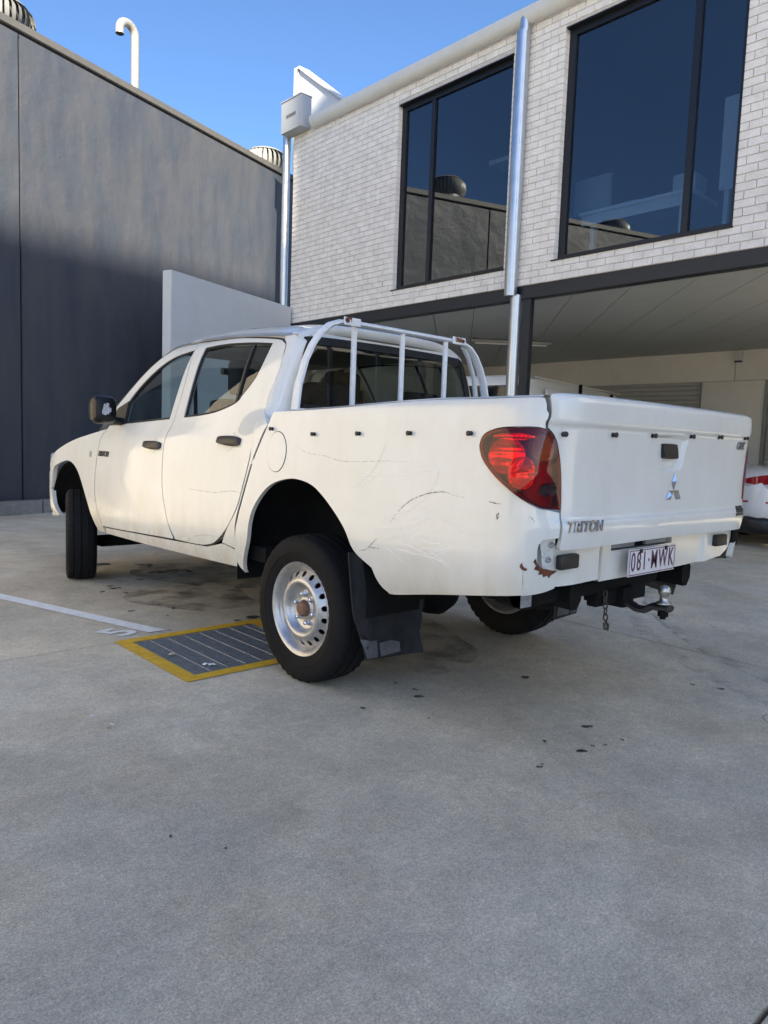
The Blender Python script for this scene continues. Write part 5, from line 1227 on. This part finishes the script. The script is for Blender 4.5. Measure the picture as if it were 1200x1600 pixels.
_SC = {'c1':[(3.176,0.834),(3.028,0.832),(2.866,0.835),(2.715,0.853),(2.611,0.852)],
 'c2':[(3.218,0.526),(3.106,0.57),(2.982,0.593),(2.843,0.601)]}
for k, v in _SB.items():
    m = SCL if k[0] == 'p' else (SCG if k[0] == 'g' else SCR)
    scratch('scuff' if k[0] == 'p' else 'scratch', v, .005 if k == 'p1' else (.0035 if k[0] == 'p' else (.004 if k[0] == 'd' else (.012 if k == 't2' else .003))), m)
for k, v in _SC.items(): scratch('scratch', v, .004, SCG, kind='cab')
for k in range(34):
    s = 1.40+RND.uniform(-.17,.17); z = .80+RND.uniform(-.10,.06); l = RND.uniform(.05,.16); a = RND.uniform(-.5,.6)
    scratch('scuff', [(s, z), (s-l*.5, z+l*.5*math.sin(a)+.006), (s-l, z+l*math.sin(a))], RND.uniform(.0015,.0035), SCL)
# shade-giving office block behind the photographer (taller half added to shade the brick front) and an added cream block bouncing sunlight onto the truck
tel = math.tan(SUN_EL)
vv = Vector((-math.sin(SUN_AZ), -math.cos(SUN_AZ))); uv = Vector((vv.y, -vv.x))      # vv: the way the light travels, uv: across it
def uvp(u, v): p = uv*u+vv*v; return (p.x, p.y)
Dm = 36.0
def wuv(x, y): return Vector((x, y)).dot(uv), Vector((x, y)).dot(vv)
(ua, va_), (ub, vb_) = wuv(-.005,7.855), wuv(5.6,9.7)
hl = 3.79+Dm*tel; eb = vb_-(hl-3.92)/tel; sl_ = (eb-(va_-Dm))/(ub-ua)
uL, uM, uR = ua-.38, ub-.10, wuv(4.87,-3.4)[0]
eL = va_-Dm+sl_*(uL-ua); eM = va_-Dm+sl_*(uM-ua)
far_block('office_block', [uvp(uL, eL), uvp(uM, eM), uvp(uM, eM-12), uvp(uL, eL-12)], hl, OFF, 'lower wing of the grey office block behind the photographer, out of frame')
far_block('office_block', [uvp(uM+.004, eM), uvp(uR, eM), uvp(uR, eM-12), uvp(uM+.004, eM-12)], 7.6+(wuv(4.87,8.35)[1]-eM)*tel, OFF, 'taller wing added to the unseen grey office block to shade the brick front')
CRM = mat('cream_render', (.50,.45,.365), .8, var=.05, vscale=2)
far_block('bounce_block', [W(-2.9,-.55,0)[:2], W(-15,-.55,0)[:2], W(-15,.0,0)[:2], W(-2.9,.0,0)[:2]], 4.9, CRM, 'unseen cream block added left of the yard to bounce sunlight onto the truck')
# ================================================================== white van under the building
VANW = mat('van_white', (.72,.72,.70), .35, coat=.3); VGL = mat('van_glass', (.01,.012,.014), .08)
def loft_body(name, stations, m, parent, nseg=28, pw=4.0, closed=True):
    """stations: (x, halfwidth, z0, z1, exponent) along local +X"""
    V = []; F = []
    for (x, hw, z0, z1, e) in stations:
        for k in range(nseg):
            a = 2*math.pi*(k+.5)/nseg; c, s = math.cos(a), math.sin(a); q = (abs(c)**e+abs(s)**e)**(-1/e)
            zz = (z0+z1)/2+(z1-z0)/2*s*q; tum = 1-.10*max(0, (zz-1.0))/1.0
            V.append((x, hw*c*q*tum, zz))
    for i in range(len(stations)-1):
        for k in range(nseg): F.append((i*nseg+k, i*nseg+(k+1) % nseg, (i+1)*nseg+(k+1) % nseg, (i+1)*nseg+k))
    F.append(tuple(range(nseg))[::-1]); F.append(tuple((len(stations)-1)*nseg+k for k in range(nseg)))
    return mesh(name, V, F, m, parent, angle=45)
def simple_wheel(parent, x, y, r, w_=.2):
    V, F = lathe_vf([(-w_/2,r*.62),(-w_/2,r*.93),(-w_*.38,r),(w_*.38,r),(w_/2,r*.93),(w_/2,r*.62),(w_*.3,r*.58),(w_*.3,0)], 32)
    sg = -1 if y < 0 else 1
    o = mesh('wheel', [(x+yy, y+a*sg, r+z) for a, yy, z in V], F, TREAD, parent, angle=40)
    V, F = lathe_vf([(w_*.31,r*.60),(w_*.36,r*.57),(w_*.30,r*.30),(w_*.34,r*.1),(w_*.34,0)], 24); mesh('rim', [(x+yy, y+a*sg, r+z) for a, yy, z in V], F, STEEL, o)
van = empty('white_van', (5.72,4.52,0), R(90-80)); van.scale = (1,1,1.055); tag(van, 'white panel van parked in the undercroft behind the pickup tailgate', 'van')
loft_body('body', [(-.02,.78,.45,1.9,6),(.0,.82,.36,2.02,7),(.06,.86,.32,2.075,8),(.3,.88,.30,2.10,9),(2.0,.88,.30,2.115,9),(3.4,.88,.30,2.09,9),(3.75,.87,.30,2.02,7),(4.05,.85,.32,1.72,6),(4.4,.82,.34,1.25,5),(4.68,.74,.38,.95,4)], VANW, van)
box('rear_window', (-.035,-.62,1.42), (-.005,.62,1.93), VGL, van, .012); box('roof_gutter', (.1,-.80,2.035), (3.5,-.785,2.05), VANW, van)
for (x0, x1) in ((.35,1.55),(1.75,2.9)):
    box('side_panel_press', (x0,-.872,1.22), (x1,-.845,1.90), VANW, van, .012); 
box('door_gap', (1.648,-.86,.42), (1.654,-.80,2.06), UNDER, van); box('door_gap', (3.0,-.86,.42), (3.006,-.80,2.0), UNDER, van)
box('side_window', (3.1,-.845,1.30), (3.75,-.80,1.85), VGL, van, .02); box('tail_lamp', (-.03,-.84,.8), (.02,-.72,1.3), DKRED, van, .01); box('tail_lamp', (-.03,.72,.8), (.02,.84,1.3), DKRED, van, .01)
for x in (.85, 3.75):
    for y in (-.74, .74): simple_wheel(van, x, y, .32)
# ================================================================== white car at the right edge
CW = mat('car_white', (.75,.75,.74), .25, coat=.5)
car = empty('white_car', (6.94,1.44,0), R(-35)); tag(car, 'white car with red tail lamp, cut off by the right edge beyond the tailgate', 'car')
loft_body('body', [(-.02,.60,.42,.80,4),(.0,.70,.36,.86,4.5),(.06,.80,.30,.92,5),(.16,.86,.26,.975,5),(.34,.885,.25,1.0,5),(.8,.89,.24,1.02,5),(2.6,.89,.24,1.02,5),(3.4,.88,.24,.96,4.5),(4.0,.82,.26,.86,4),(4.28,.68,.32,.74,3.5)], CW, car)
loft_body('cabin', [(1.35,.60,.95,1.03,4),(1.5,.68,.95,1.20,4),(1.7,.72,.95,1.38,4),(1.9,.72,.95,1.44,4),(2.2,.71,.95,1.40,4),(2.75,.66,.95,1.15,4),(3.0,.6,.95,1.0,4)], VGL, car)
loft_body('roof', [(1.62,.62,1.33,1.40,4),(1.7,.66,1.38,1.435,4),(1.8,.66,1.41,1.46,4),(2.1,.64,1.39,1.435,4)], CW, car)
loft_body('lower_bumper', [(-.03,.62,.20,.40,4),(.02,.76,.17,.42,4),(.12,.86,.16,.43,5),(.40,.90,.16,.43,5),(.46,.89,.18,.40,5)], BLACKP, car)
for sg in (-1, 1):
    V = []; F = []
    pth = [(-.035,.44),(-.015,.58),(.03,.70),(.09,.79),(.17,.855),(.28,.888),(.42,.90)]
    hz_ = [(.80,.815),(.77,.855),(.745,.885),(.735,.905),(.735,.92),(.76,.915),(.80,.89)]
    for (x, y), (z0, z1) in zip(pth, hz_):
        for z in (z0, z0+(z1-z0)*.33, z1): V.append((x-.012, sg*y*1.012, z))
    nP = len(pth)
    up_ = []; lo_ = []
    for i in range(nP-1):
        a = i*3; lo_.append((a, a+3, a+4, a+1)); up_.append((a+1, a+4, a+5, a+2))
    fx_ = (lambda F_: F_ if sg > 0 else [f[::-1] for f in F_])
    tl = mesh('tail_lamp', V, fx_(up_), mat('red_lamp', (.28,.004,.012), .12, coat=.6), car); mesh('clear_strip', V, fx_(lo_), mat('lamp_silver', (.45,.42,.42), .2), tl)
    V = [(x-.02, sg*y*1.01, z) for (x, y) in pth[1:] for z in (.565,.588)]; mesh('reflector_strip', V, fx_([(2*i, 2*i+2, 2*i+3, 2*i+1) for i in range(len(pth)-2)]), mat('red_reflector', (.35,.01,.02), .3), car)
for x in (.92, 3.45):
    for y in (-.80, .80): simple_wheel(car, x, y, .315, .2)
print('objects', len(bpy.data.objects))
